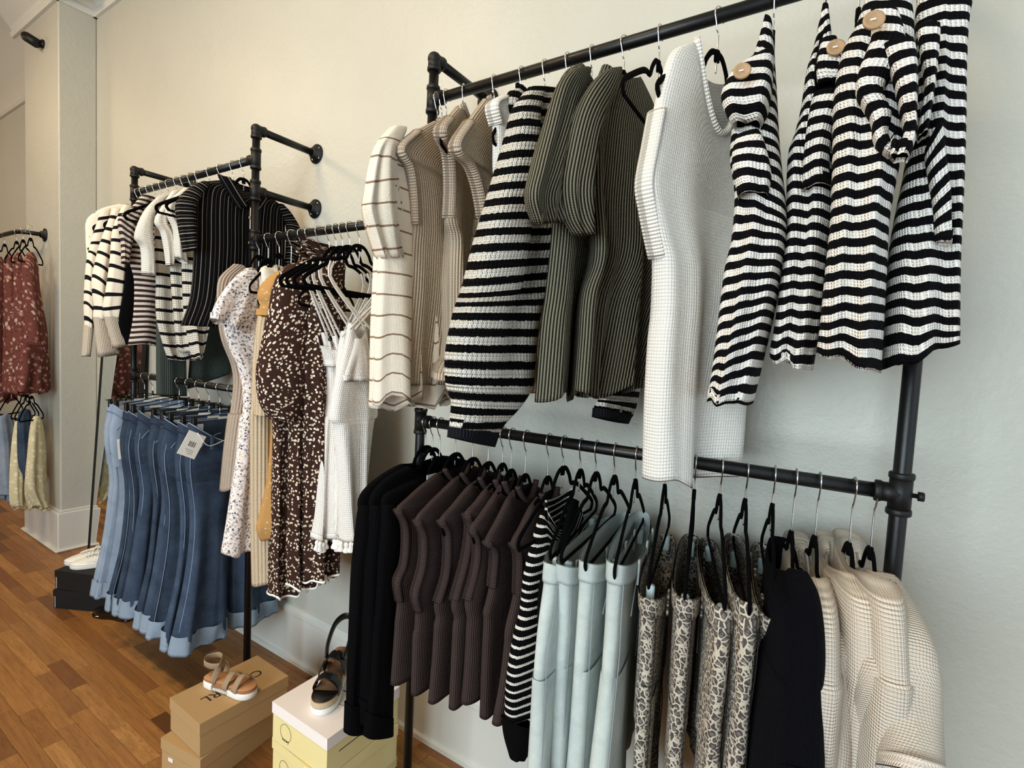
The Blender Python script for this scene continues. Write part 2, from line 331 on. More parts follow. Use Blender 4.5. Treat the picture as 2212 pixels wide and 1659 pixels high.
# ------------------------------------------------------------------ hangers
def hook_mesh(drop=.12):
    a = np.radians(np.arange(205, -41, -15)); R = .0185
    P = [(R*math.cos(t), 0, R*math.sin(t)) for t in a]+[(.006, 0, -.032), (0, 0, -.044), (0, 0, -drop)]
    return sweep(P, .0017, 6, up=(0, 1, 0), k=46)
HANG = {}
def hanger_protos():
    v, f, u = hook_mesh(); HANG['hook'] = mesh_obj('hook', v, f, 'steel', None, u)
    parts = []
    for s in (1, -1):
        parts.append(sweep([(0, 0, -.066), (s*.022, 0, -.072), (s*.042, 0, -.094), (s*.054, 0, -.116), (s*.078, 0, -.120), (s*.105, 0, -.132), (s*.16, 0, -.166), (s*.203, 0, -.196), (s*.209, 0, -.212), (s*.200, 0, -.224)], .006, 8, (.0065, .0035), (0, 1, 0), 40))
    parts.append(sweep([(0, 0, -.062), (0, 0, -.085)], .008, 8, (.010, .0045), (0, 1, 0), 4))
    v, f, u = merge(*parts); HANG['body'] = mesh_obj('shoulder_arm', v, f, 'velvet', None, u)
    v, f, u = sweep([(-.202, 0, -.224), (0, 0, -.226), (.202, 0, -.224)], .004, 8, (.005, .003), (0, 1, 0), 14); HANG['bar'] = mesh_obj('trouser_bar', v, f, 'velvet', None, u)
    parts = [sweep([(0, 0, -.066), (0, 0, -.09)], .004, 6, k=4), sweep([(-.17, 0, -.112), (-.1, 0, -.105), (0, 0, -.088), (.1, 0, -.105), (.17, 0, -.112)], .0022, 6, up=(0, 1, 0), k=20)]
    v, f, u = merge(*parts); HANG['wire'] = mesh_obj('cross_wire', v, f, 'fitting', None, u)
    v, f, u = box_vf(-.009, .009, -.008, .008, -.150, -.112, .003); HANG['clip'] = mesh_obj('clip', v, f, 'fitting', None, u, False)
    v, f, u = box_vf(-.007, .007, -.008, .008, -.275, -.236, .003); HANG['clip2'] = mesh_obj('clip', v, f, 'clear', None, u, False)
hanger_protos(); _first = set()
def _use(key, parent, **k):
    if key not in _first: _first.add(key); o = HANG[key]; o.parent = parent
    else: o = dup(HANG[key], parent)
    for a, b in k.items(): setattr(o, a, b)
    return o
ZH = lambda u: np.interp(u, (0, .042, .054, .078, .105, .16, .203), (-.066, -.094, -.116, -.120, -.132, -.166, -.196))
def hanger(fr, label, kind='velvet', group='hangers on the pipe rack', L=None, kx=1.):
    dz = 0.
    if L is not None:                                  # sink the arms so that the cloth lies on them
        k = int(np.argmax(L[:5, 0])); P = L[:k+1]; us = [u for u in (.06, .09, .12, .15, .18, .2) if u < P[-1, 0]]
        kx = min(1., max(.55, (float(P[-1, 0])-.014)/.209)); us = [u for u in us if u < .2*kx]
        if us and k: dz = max(-.05, min([0.]+[float(np.interp(u, P[:, 0], P[:, 1])-ZH(u/kx)-.010) for u in us]))
    t = fr.root('clothes_hanger', label, 'hanger', group); _use('hook', t)
    if kind == 'wire':
        _use('wire', t); _use('clip', t, location=(.15, 0, 0)); _use('clip', t, location=(-.15, 0, 0))
    else:
        _use('body', t, location=(0, 0, dz), scale=(kx, 1, 1)); _use('bar', t, location=(0, 0, dz), scale=(kx, 1, 1))
        if kind == 'velvetclip': _use('clip2', t, location=(.16, 0, 0)); _use('clip2', t, location=(-.16, 0, 0))
    return t
# ------------------------------------------------------------------ the room
def wall_mat(name, col):
    t = NT(name); g = t.n('ShaderNodeTexCoord').outputs['Object']
    n1 = t.noise(g, 3.2, 5, .6); n2 = t.noise(g, 46, 4, .55); n3 = t.noise(g, 150, 2, .5)
    c = t.ramp(n1, [(.3, tuple(x*.95 for x in col)), (.7, col)])
    t.put(t.b.inputs['Base Color'], c); t.b.inputs['Roughness'].default_value = .42; t.b.inputs['Specular IOR Level'].default_value = .4
    h = t.M('ADD', t.M('MULTIPLY', n1, 2.), t.M('ADD', n2, t.M('MULTIPLY', n3, .35))); t.bump(h, .005, .45); return t.m
MT['wall'] = wall_mat('wall_cream_plaster', hexc('#bebdb3')); MT['trimwhite'] = plain('white_trim_gloss', hexc('#d6d5ce'), .4, bump=(30, .0008))
MT['farwall'] = plain('far_wall_paint', hexc('#9c968a'), .6)
MT['ceil'] = plain('ceiling_paint', hexc('#b8ab94'), .7)
def wood_mat():
    t = NT('floor_oak'); tc = t.n('ShaderNodeTexCoord'); oi = t.n('ShaderNodeObjectInfo')
    r = t.M('FRACT', t.M('ADD', oi.outputs['Random'], t.M('MULTIPLY', t.n('ShaderNodeNewGeometry').outputs['Random Per Island'], 7.3))); mp = t.n('ShaderNodeVectorMath', operation='MULTIPLY'); t.put(mp.inputs[0], tc.outputs['Object']); mp.inputs[1].default_value = (1.1, 26, 1)
    ad = t.n('ShaderNodeVectorMath', operation='ADD'); t.put(ad.inputs[0], mp.outputs[0]); t.put(ad.inputs[1], t.comb(t.M('MULTIPLY', r, 37.), t.M('MULTIPLY', r, 91.), 0.))
    g1 = t.noise(ad.outputs[0], 2.2, 5, .62); g2 = t.noise(ad.outputs[0], 9, 4, .7)
    base = t.ramp(r, [(0, hexc('#6a4528')), (.16, hexc('#9c6a3a')), (.36, hexc('#ab773f')), (.52, hexc('#80512c')), (.7, hexc('#b9854b')), (.85, hexc('#a06c38')), (1, hexc('#583820'))])
    c = t.mix(t.M('MULTIPLY', t.ramp(g1, [(.38, (0, 0, 0)), (.66, (1, 1, 1))]), .8), base, t.mix(.5, base, hexc('#5a3519')))
    c = t.mix(t.M('MULTIPLY', t.M('GREATER_THAN', g2, .58), .42), c, hexc('#55321a'))
    t.put(t.b.inputs['Base Color'], c); t.b.inputs['Roughness'].default_value = .36; t.b.inputs['Specular IOR Level'].default_value = .45
    t.bump(g2, .0008, .5); return t.m
MT['wood'] = wood_mat(); MT['gap'] = plain('floor_gap', hexc('#3a2414'), .8)
fl = struct(box('floor', (-7.2, 3.0, -4.3, 0.02, -.05, -.0016), 'gap'))
# planks: strips along X, 57 mm wide; the ones the frame shows are separate boards
pv, pf, pu = box_vf(-.5, .5, -.0282, .0282, -.012, 0, .0009)
PW = .057; cand = []; rest = []
for i in range(76):
    y1 = 0.0-i*PW; x = -7.15+random.uniform(0, .6)
    while x < 2.95:
        ln = random.choice((.28, .4, .5, .56, .66, .8, .95)); x2 = min(x+ln, 2.98)
        xc, yc = (x+x2)/2, y1-PW/2; d = np.array([xc, yc, 0])-CP
        vis = False
        if d@CFW > .3:
            for xx in (x, xc, x2):
                dd = np.array([xx, yc, 0])-CP
                if dd@CFW > .2:
                    q = proj((xx, yc, 0)); vis |= -20 < q[0] < 1350 and 1040 < q[1] < 1680
        (cand if vis and x > -4.6 else rest).append((np.linalg.norm(d), x, x2, yc)); x = x2
cand.sort(); rest += cand[300:]; cand = cand[:300]
pmesh = None
for _, x, x2, yc in cand:
    if pmesh is None: o = mesh_obj('plank', pv, pf, 'wood', fl, pu, False); pmesh = o
    else: o = dup(pmesh, fl)
    o.location = ((x+x2)/2, yc, random.uniform(-.0004, .0004)); o.scale = (x2-x-.0014, 1, 1)
P = [box_vf(x, x2-.0014, yc-.0282, yc+.0282, -.012, 0) for _, x, x2, yc in rest]
v, f, u = merge(*P); o = mesh_obj('far_planks', v, f, 'wood', fl, u, False); o['kind'] = 'stuff'
PX, PY = -3.14, -.205                                   # pilaster corner
ZC = 3.98
struct(box('wall_back', (-7.2, 3.2, 0, .2, 0, ZC), 'wall')); struct(box('wall_left', (-7.4, -7.2, -4.5, .2, 0, ZC), 'farwall'))
wf = struct(bpy.data.objects.new('wall_front', None)); COL.objects.link(wf); wr = struct(bpy.data.objects.new('wall_right', None)); COL.objects.link(wr)
for b in ((-7.2, -.9, -4.5, -4.3, 0, ZC), (1.9, 3.2, -4.5, -4.3, 0, ZC), (-.9, 1.9, -4.5, -4.3, 0, .5), (-.9, 1.9, -4.5, -4.3, 3.0, ZC)): box('wall_section', b, 'farwall', wf)
for b in ((3.0, 3.2, -4.3, -3.3, 0, ZC), (3.0, 3.2, -.2, 0, 0, ZC), (3.0, 3.2, -3.3, -.2, 0, .4), (3.0, 3.2, -3.3, -.2, 3.1, ZC)): box('wall_section', b, 'wall', wr)
def glass():
    t = NT('window_glass'); tr = t.n('ShaderNodeBsdfTransparent'); gl = t.n('ShaderNodeBsdfGlossy'); gl.inputs['Roughness'].default_value = .02; mx = t.n('ShaderNodeMixShader'); mx.inputs[0].default_value = .08
    t.t.links.new(tr.outputs[0], mx.inputs[1]); t.t.links.new(gl.outputs[0], mx.inputs[2]); t.t.links.new(mx.outputs[0], t.t.nodes['Material Output'].inputs['Surface']); return t.m
MT['glass'] = glass()
for k, (x0, x1, y0, y1, z0, z1) in enumerate(((3.02, 3.12, -3.3, -.2, .4, 3.1), (-.9, 1.9, -4.44, -4.36, .5, 3.0))):
    wn = struct(bpy.data.objects.new('window_%d' % (k+1), None)); COL.objects.link(wn)
    if k == 0:
        box('pane', (x0+.04, x0+.046, y0, y1, z0, z1), 'glass', wn)
        for b in ((y0, y0+.06, z0, z1), (y1-.06, y1, z0, z1), (y0, y1, z0, z0+.06), (y0, y1, z1-.06, z1), ((y0+y1)/2-.03, (y0+y1)/2+.03, z0, z1)): box('frame_bar', (x0, x1)+b, 'trimwhite', wn)
    else:
        box('pane', (x0, x1, y0+.04, y0+.046, z0, z1), 'glass', wn)
        for b in ((x0, x0+.06, z0, z1), (x1-.06, x1, z0, z1), (x0, x1, z0, z0+.06), (x0, x1, z1-.06, z1)): box('frame_bar', (b[0], b[1], y0, y1, b[2], b[3]), 'trimwhite', wn)
struct(box('ceiling', (-7.4, 3.2, -4.5, .2, ZC, ZC+.1), 'ceil'))
# pilaster with plinth
pil = struct(bpy.data.objects.new('wall_pilaster', None)); COL.objects.link(pil)
box('shaft', (PX-.66, PX, PY, .0, 0, ZC), 'wall', pil, .006)
box('plinth', (PX-.66-.012, PX+.022, PY-.022, 0, 0, .27), 'trimwhite', pil, .006); box('plinth_cap', (PX-.665, PX+.008, PY-.008, 0, .27, .285), 'trimwhite', pil, .004); box('shoe_moulding', (PX-.69, PX+.04, PY-.04, 0, 0, .02), 'trimwhite', pil, .008)
def profile_run(name, prof, p0, p1, out, mat, parent=None):
    """extrude a (out, z) profile between p0 and p1"""
    p0, p1, out = np.array(p0, float), np.array(p1, float), np.array(out, float)
    V = np.array([p+out*a+np.array([0, 0, b]) for p in (p0, p1) for a, b in prof]); n = len(prof)
    F = [(i, (i+1) % n, n+(i+1) % n, n+i) for i in range(n)]+[tuple(range(n))[::-1], tuple(range(n, 2*n))]
    return mesh_obj(name, V, F, mat, parent, None, False)
CROWN = [(0, 3.64), (.02, 3.64), (.03, 3.67), (.02, 3.69), (.03, 3.71), (.07, 3.76), (.12, 3.84), (.19, 3.92), (.20, ZC), (0, ZC)]
PICT = [(0, 3.40), (.02, 3.40), (.035, 3.42), (.02, 3.44), (.035, 3.46), (.02, 3.48), (.02, 3.64), (.12, 3.80), (.2, ZC), (0, ZC)]
struct(profile_run('trim_1', PICT, (-7.2, 0, 0), (PX-.66, 0, 0), (0, -1, 0), 'trimwhite')); struct(profile_run('trim_2', CROWN, (PX, 0, 0), (3.0, 0, 0), (0, -1, 0), 'trimwhite'))
struct(profile_run('trim_3', CROWN, (PX-.66-.2, PY, 0), (PX+.2, PY, 0), (0, -1, 0), 'trimwhite')); struct(profile_run('trim_4', CROWN, (PX, PY-.2, 0), (PX, 0, 0), (1, 0, 0), 'trimwhite'))
BB = [(0, 0), (.030, 0), (.030, .018), (.018, .024), (.018, .225), (.022, .23), (.022, .25), (.008, .262), (0, .264)]
struct(profile_run('baseboard_back', BB, (PX, 0, 0), (3.0, 0, 0), (0, -1, 0), 'trimwhite')); struct(profile_run('baseboard_left', BB, (-7.2, 0, 0), (PX-.66, 0, 0), (0, -1, 0), 'trimwhite'))
for i, (x, y, e) in enumerate(((-5.2, -1.9, 24), (-2.9, -1.7, 27), (-1.0, -1.7, 27), (.5, -1.8, 14))):
    area('ceiling_lamp_%d' % i, (x, y, 3.55), (x, -.3, 0), .5, .5, e, (1., .74, .46))
# ------------------------------------------------------------------ pipe rack
rack = thing('pipe_clothes_rack', 'black iron pipe clothing rack fixed along the cream wall', 'clothes rack', None, (XA, -S, 0))
OFF = np.array([XA, -S, 0])
def rp(name, parts, mat='pipe', parent=rack, off=OFF):
    v, f, u = merge(*parts); return mesh_obj(name, v-off, f, mat, parent, u)
def cyl(p, q, r, n=20): return sweep([p, q], r, n, k=2)
def post(X, zt, r=.0145): rp('post', [cyl((X, -S, 0), (X, -S, zt), r)]); rp('floor_flange', [lathe((X, -S, 0), (0, 0, 1), [(0, .042), (.006, .042), (.009, .022), (.02, .021), (.022, .016)])], 'fitting')
for X, zt in ((XB, ZT), (XA, ZT), (XC, ZT1), (XD, ZT1)): post(X, zt)
for x0, x1, z in ((XB, XA, ZU), (XB, XA, ZL2), (XA, XC, ZM), (XC, XD, ZU1), (XC, XD, ZL)): rp('rail', [cyl((x0, -S, z), (x1, -S, z), .0145)])
def flange(X, z):
    fo = rp('wall_flange', [lathe((X, -.0005, z), (0, -1, 0), [(0, .042), (.006, .042), (.009, .024), (.026, .022), (.028, .017)], 28)], 'fitting')
    for a in range(4):
        t = math.radians(45+90*a); rp('screw', [lathe((X+.031*math.cos(t), -.0065, z+.031*math.sin(t)), (0, -1, 0), [(0, .0042), (.0018, .004), (.0028, .002)], 10)], 'steel')
def collar(p, d, L=.012, r=.0205): return lathe(np.array(p)-np.array(d)*L/2, d, [(0, r*.93), (.002, r), (L-.002, r), (L, r*.93)])
def ball(p, r, n=14): return lathe((p[0], p[1], p[2]-r), (0, 0, 1), [(r-r*math.cos(a), max(.0005, r*math.sin(a))) for a in np.linspace(0.02, math.pi-.02, 10)], n)
def arm(X, z, elbow):
    rp('wall_arm', [cyl((X, -S, z), (X, 0, z), .0145)]); flange(X, z)
    if elbow: rp('elbow', [ball((X, -S, z), .0205), cyl((X, -S, z-.03), (X, -S, z), .0185), cyl((X, -S, z), (X, -S+.03, z), .0185), collar((X, -S, z-.03), (0, 0, 1)), collar((X, -S+.03, z), (0, 1, 0))], 'fitting')
    else: tee(X, z, (0, 1, 0))
def tee(X, z, d):
    d = np.array(d); p = np.array((X, -S, z))
    rp('tee_fitting', [cyl(p-(0, 0, .034), p+(0, 0, .034), .0185), collar(p-(0, 0, .034), (0, 0, 1)), collar(p+(0, 0, .034), (0, 0, 1)), cyl(p, p+d*.034, .0185), collar(p+d*.034, d)], 'fitting')
for X, zt in ((XB, ZT), (XA, ZT), (XC, ZT1), (XD, ZT1)): arm(X, zt, True)
arm(XA, ZB, False); tee(XB, ZU, (1, 0, 0)); tee(XA, ZU, (-1, 0, 0)); tee(XB, ZL2, (1, 0, 0)); tee(XA, ZL2, (-1, 0, 0)); tee(XA, ZM, (1, 0, 0)); tee(XC, ZM, (-1, 0, 0)); tee(XC, ZU1, (1, 0, 0)); tee(XC, ZL, (1, 0, 0)); tee(XD, ZU1, (-1, 0, 0)); tee(XD, ZL, (-1, 0, 0))
rp('set_screw', [lathe((XD+.018, -S, ZL), (1, 0, 0), [(0, .0045), (.008, .0045), (.008, .009), (.017, .009), (.018, .007)], 6)], 'fitting')
# security camera on the pilaster
sc = thing('security_camera', 'small black security camera high on the pilaster face', 'camera', None, (0, 0, 0)); sc.scale = (.62, .62, .62)
p = on_y(94, 96, PY); q = on_y(76, 92, PY-.13); sc.location = tuple(p); d = np.array(q)-p
v, f, u = lathe((0, 0, 0), (0, -1, 0), [(0, .045), (.02, .045), (.025, .03), (.05, .02)]); mesh_obj('mount', v, f, 'fitting', sc, u)
v, f, u = lathe((.03, -.06, -.03), (-.75, -.45, .5), [(0, .03), (.006, .05), (.14, .05), (.16, .04), (.16, .02)]); mesh_obj('housing', v, f, 'fitting', sc, u)
v, f, u = sweep([(0, -.04, 0), (.0, -.07, -.01)], .018, 10, k=3); mesh_obj('swivel', v, f, 'fitting', sc, u)
# leaning mirror
mt = NT('mirror_glass'); mt.b.inputs['Metallic'].default_value = 1; mt.b.inputs['Roughness'].default_value = .02; mt.b.inputs['Base Color'].default_value = (.86, .9, .88, 1)
mi = thing('leaning_mirror', 'tall thin-framed mirror leaning on the wall behind the jeans', 'mirror', None, (-2.93, -.115, 0)); mi.rotation_euler = (math.radians(-3.3), 0, 0)
box('mirror_pane', (.008, .60, -.006, .004, .008, 1.62), mt.m, mi)
for b in ((0, .008, 0, 1.63), (.60, .608, 0, 1.63), (0, .608, 0, .008), (0, .608, 1.62, 1.63)): box('frame_strip', (b[0], b[1], -.012, .008, b[2], b[3]), 'ink', mi)
# ------------------------------------------------------------------ garments
def hung(fr, cat_label, kind='velvet', group='hangers on the pipe rack', L=None, kx=1.): hanger(fr, cat_label, kind, group, L, kx)
SEED = [0]; HG = 'hangers on the upper right rail'
def seed(): SEED[0] += 1; return SEED[0]*7
def vest(name, label, group, hx, Z, E, mat, bandmat, tip=None, tu=.235, yaw=0., th=(.03, .05, .07), neck=(.10, .07, .015, .4), fold=(.012, 3), opn=None, hlabel=None, band=None, sleeves=(), hem=None, hemw=0., nb=None, cat='sweater', X=None, kind='velvet'):
    """sleeveless or short body traced along its room-side edge E (pixels, neck -> hem)"""
    fr = Fr(hx, Z, yaw, tip, tu, X=X); t = fr.root(name, label, cat, group)
    L = fr.locs(E); L[0, 0] = min(max(L[0, 0], .045), .10); R = mirror(L)
    if opn and band:
        cs_ = np.r_[0, np.cumsum(np.abs(np.diff(L[:, 1])))]; opn = (cs_[band[0]]/cs_[-1]+.01, cs_[band[1]-1]/cs_[-1]-.02, opn[2])
    cloth('body', t, mat, L, R, th, fold=fold, seed=seed(), neck=neck, opn=opn, hemw=hemw)
    if band:                                          # ribbed armhole edge on both sides
        a, b = band; pts = L[a:b]
        for s_, q in ((1, pts), (-1, R[a:b])):
            cord('armhole_band', t, bandmat, [(u-s_*.004, .0, z) for u, z in q], .01, (.0075, max(.011, th[0]*.55)), 10, (0, 1, 0), 26)
    if nb:                                            # neckband
        a = np.linspace(-1, 1, 15); n0 = L[0, 0]; z0 = L[0, 1]
        cord('neckband', t, nb, [(n0*x, th[0]*.5*math.sqrt(max(0, 1-x*x*.6)), z0+.004-neck[1]*(1-x*x)) for x in a], .006, (.007, .009), 8, (0, 1, 0), 30)
    for s_ in sleeves: sleeve(fr, t, **s_)
    if hlabel: hung(fr, hlabel, kind, HG if Z == ZU1 else 'hangers on the lower right rail', L)
    return fr, t
def sleeve(fr, t, L, R, mat, th=.05, w0=.0, fold=(.006, 2), cuff=None, name='sleeve', crease=0., cap=True, wpath=None, both=False, hem=True, rnd=True):
    l, r = fr.locs(L, w0), fr.locs(R, w0)
    if abs(fr.yaw) < .7: l[:, 0] = np.maximum(l[:, 0], -.25); r[:, 0] = np.maximum(r[:, 0], -.25)
    if rnd:                                            # rounded sleeve head
        c = (l[0]+r[0])/2; c1_ = (l[1]+r[1])/2; d_ = (c-c1_)/(np.linalg.norm(c-c1_)+1e-9); wd = np.linalg.norm(l[0]-r[0]); h_ = (l[0]-r[0])*.22
        l = np.vstack([[c+h_+d_*wd*.14], l]); r = np.vstack([[c-h_+d_*wd*.14], r]); th = np.r_[np.atleast_1d(th)[0]*.45, np.atleast_1d(th)]
    if cuff:
        cm, k = cuff; l2, r2 = l[-2:].copy(), r[-2:].copy(); l[-1], r[-1] = l2[0]*k+l2[1]*(1-k), r2[0]*k+r2[1]*(1-k)
    o = cloth(name, t, mat, l, r, th, w0=w0, fold=fold, seed=seed(), n=32, crease=crease, cap=cap, wpath=wpath, hem=hem)
    if cuff:
        f_ = lambda a: np.array([a[0]*(k+.06)+a[1]*(.94-k), a[1]+(a[1]-a[0])*.02])
        la, ra = f_(l2), f_(r2); g = np.array([[.003, 0]]); cloth('cuff', t, cm, la+g, ra-g, (np.atleast_1d(th)[-1]+.006,)*2, w0=w0, seed=1, n=28, rows=8, wpath=None if wpath is None else (wpath[-1],)*2)
    if both:
        ml, mr = l.copy(), r.copy(); ml[:, 0] = np.maximum(-l[:, 0], -.262); mr[:, 0] = np.maximum(-r[:, 0], -.262)
        cloth(name, t, mat, mr, ml, th, w0=w0, fold=fold, seed=seed(), n=32, cap=cap)
    return o
HG = 'hangers on the upper right rail'
# ---- upper rail, right bay
for i, (hx, dx, lab) in enumerate(((946, 0, 'cream windowpane-check top at the left end of the upper right rail'), (956, 30, 'cream windowpane-check top tucked against the first beige vest'))):
    k = lambda *p: [(x+dx/2.766*.55, y-2*i) for x, y in c6(*p)]; kk = lambda *p: [(x+dx/3.16*.55, y) for x, y in c7(*p)]
    fr = Fr(hx, ZU1); t = fr.root('check_top', lab, 'top', 'cream windowpane-check tops')
    L = fr.locs(k((210, 530), (110, 640), (80, 900), (95, 1250))+kk((92, 500), (88, 800), (84, 1000))); L[0, 0] = .08; L[1:, 0] = np.minimum(L[1:, 0], .30)
    cloth('body', t, 'windowpane', L, mirror(L), (.03, .05, .08, .09), fold=(.024, 5), seed=5+i*9, neck=(.06, .02, .0, .3), hemw=.022)
    sleeve(fr, t, k((170, 545), (75, 680), (25, 930), (18, 1040), (60, 1180), (110, 1330)), k((250, 560), (190, 720), (200, 900), (215, 1050), (215, 1180), (225, 1320)), 'windowpane', (.03, .045, .05, .03), fold=(.022, 3.2), w0=.012)
    hung(fr, 'black hanger under the %s windowpane-check top' % ('leftmost' if i == 0 else 'second'), group=HG, L=L)
BV = ((966, c6((440, 500), (330, 560), (222, 668), (275, 770), (298, 920), (308, 1120), (300, 1240), (290, 1500))+c7((300, 560), (285, 720), (275, 862)), 'beige ribbed sweater vest, leftmost of three, beside the windowpane tops', .05),
      (1002, c6((590, 420), (520, 480), (467, 565), (515, 690), (528, 880), (520, 1080), (545, 1200), (540, 1400))+c7((610, 600), (560, 720), (522, 830)), 'beige ribbed sweater vest, middle of three, with slanting ribs', .05),
      (1069, c6((740, 365), (640, 500), (552, 655), (640, 760), (690, 900), (722, 1080), (715, 1200))+c7((720, 400), (700, 600), (690, 860)), 'beige ribbed sweater vest, rightmost of three, beside the chunky striped sleeve', .04))
for i, (hx, E, lab, th) in enumerate(BV):
    vest('sweater_vest', lab, 'beige ribbed vests', hx, ZU1, E, 'beige', 'beige2', tip=E[2], tu=.205, th=(.035, th, .075), opn=(.10, .36, .96), band=(1, 6), fold=(.016, 3), neck=(.06, .02, .0, .3), hlabel='black hanger holding the %s beige vest' % ('leftmost', 'middle', 'rightmost')[i], nb='beige')
vest('knit_pullover', 'bright cream ribbed knit peeking out left of the chunky striped sweater', None, 1129, ZU1, c6((900, 330), (840, 360), (778, 405), (800, 520), (808, 760), (812, 1000))+c7((700, 500), (690, 820)), 'cream', 'creamrib', th=(.04, .05, .06), band=(1, 4), neck=(.06, .02, .0, .3), hlabel='black hanger holding the bright cream knit', nb='creamrib')
# chunky striped sweater
fr = Fr(1179, ZU1); t = fr.root('striped_sweater', 'chunky black and white striped sweater with balloon sleeve', 'sweater')
L = fr.locs(c6((1150, 290), (1060, 296), (985, 330), (1000, 700), (1010, 1200))+c7((1090, 350), (1080, 600), (1060, 660))); L[:, 0] = np.clip(L[:, 0], .05, .13); L[0] = (.05, L[1, 1]+.015)
cloth('body', t, 'chunky', L, mirror(L), (.04, .05, .06), w0=-.05, fold=(.008, 3), seed=3, neck=(.06, .02, .0, .3)); LC = L
sleeve(fr, t, c6((1010, 296), (930, 420), (895, 600), (850, 780), (790, 990), (720, 1240), (655, 1500))+c7((700, 350), (655, 560), (640, 720), (645, 860), (672, 980), (655, 1130), (630, 1215)),
       c6((1160, 310), (1140, 470), (1120, 640), (1125, 800), (1130, 1000), (1120, 1240), (1110, 1450))+c7((1165, 350), (1140, 560), (1120, 720), (1108, 860), (1040, 990), (930, 1110), (872, 1275)), 'chunky', (.03, .08, .10, .11, .11, .11, .11, .08, .06), w0=.035, fold=(.006, 2), cuff=('chunkycuff', .62), crease=.06, rnd=False, cap=False)
sleeve(fr, t, c7((1700, 700), (1690, 850), (1640, 980), (1612, 1075)), c7((1960, 700), (1950, 860), (1850, 1000), (1790, 1120)), 'chunky', .05, w0=.215, cuff=('chunkycuff', .4))
hung(fr, 'black hanger inside the chunky striped sweater', group=HG, L=LC)
vest('knit_pullover', 'tan knit vest hidden between the chunky striped sweater and olive tops', None, 1228, ZU1, c6((1200, 270), (1120, 480), (1060, 640), (988, 790), (1040, 900), (1080, 1150), (1095, 1300))+c7((1110, 500), (1100, 700), (1095, 915)), 'tan', 'tan', th=(.03, .04, .05), band=(2, 6), hlabel='black hanger holding the tan knit vest')
# olive tops
fr = Fr(1281, ZU1); t = fr.root('olive_top', 'olive ribbed short-sleeved top beside the chunky striped sweater', 'top', 'olive ribbed tops')
L = fr.locs(c6((1330, 195), (1230, 205), (1185, 330), (1170, 700), (1150, 1100), (1110, 1500))+c7((1240, 400), (1220, 650), (1200, 950))); L[0, 0] = .075
cloth('body', t, 'olive', L, mirror(L), (.035, .05, .06, .06), fold=(.030, 4.0), seed=8, hemw=.012, neck=(.07, .02, .0, .2))
sleeve(fr, t, c6((1260, 195), (1185, 290), (1105, 560), (1040, 790), (1002, 960), (1040, 1120)), c6((1360, 205), (1290, 420), (1230, 620), (1200, 820), (1195, 980), (1185, 1110)), 'olive', (.035, .05, .055, .03), w0=.018, fold=(.010, 2.6))
hung(fr, 'black hanger inside the left olive top', group=HG, L=L)
fr = Fr(1351, ZU1, yaw=-15); t = fr.root('olive_top', 'olive ribbed short-sleeved top hanging wide open beside the white vest', 'top', 'olive ribbed tops')
L = fr.locs(c6((1500, 195), (1420, 250), (1380, 420), (1360, 900), (1370, 1300))+c7((1480, 250), (1445, 600), (1415, 950))); L[0, 0] = .075
R = fr.locs(c6((1590, 190), (1680, 300), (1757, 440), (1745, 560), (1760, 1100), (1770, 1500))+c7((1990, 500), (1945, 860))); R[0, 0] = -.06
R = spline(R, len(L))
cloth('body', t, 'olive', L, R, (.035, .05, .06, .06), fold=(.034, 4.2), seed=21, hemw=.014, neck=(.07, .02, .0, .2))
sleeve(fr, t, c6((1450, 205), (1380, 280), (1300, 440), (1240, 700), (1212, 900), (1240, 1080), (1300, 1190)), c6((1550, 205), (1480, 420), (1420, 620), (1380, 820), (1370, 980), (1365, 1100), (1355, 1190)), 'olive', (.035, .05, .055, .03), w0=.022, fold=(.011, 2.6))
hung(fr, 'black hanger inside the right olive top', group=HG, L=L)
fr = Fr(1427, ZU1); hung(fr, 'bare black hanger between the olive tops and the white vest', group=HG)
# white vest
fr, t = vest('sweater_vest', 'long white knit sleeveless vest with ribbed edges, beside the striped tops', None, 1555, ZU1, c8((290, 235), (200, 290), (150, 420), (95, 630), (60, 820), (22, 1045), (42, 1200), (70, 1350), (98, 1480))+c9((98, 330), (90, 480), (70, 650), (45, 1000), (30, 1450)), 'cream', 'creamrib', tip=c8((60, 820))[0], tu=.215, th=(.04, .06, .09, .10), neck=(.1, .16, .03, .36), fold=(.026, 2.6), band=(3, 9), hlabel='black hanger holding the long white vest', nb='creamrib', hemw=.01)
# crinkle striped tops: bunched, seen along their hangers
def bunch(label, hx, L, R, th, Yc, fold, sd, wp=None, sl=(), btn=None, hl=None, hang=True):
    X = bar_x(hx, ZU1); fr = Fr(hx, ZU1, yaw=90, Y=Yc, X=X)
    t = fr.root('striped_blouse', label, 'blouse', 'black and white crinkle striped tops')
    l, r = fr.locs(L), fr.locs(R); cloth('body', t, 'seer', r, l, th, fold=fold, seed=sd, hemw=.004, wpath=wp, ramp0=.02)
    for s_ in sl: sleeve(fr, t, **s_)
    if btn:
        (bx, by), w_ = btn; u_, z_ = fr.loc(bx, by, w_); v, f, uu = lathe((u_, w_, z_), (.25, -1, .15), [(0, .0135), (.003, .0145), (.005, .0145), (.006, .012), (.0045, .010)], 20); b_ = mesh_obj('button', v, f, 'woodbtn', t, uu)
        v, f, uu = box_vf(-.0035, .0035, -.007, -.0055, -.001, .001); o = mesh_obj('button_thread', v+(u_, w_, z_), f, 'thread', b_, uu, False)
    if hang: hung(Fr(hx, ZU1, Y=-S, X=X), hl, group=HG, kx=.5)
    return fr, t
ST = 'black and white crinkle striped top'
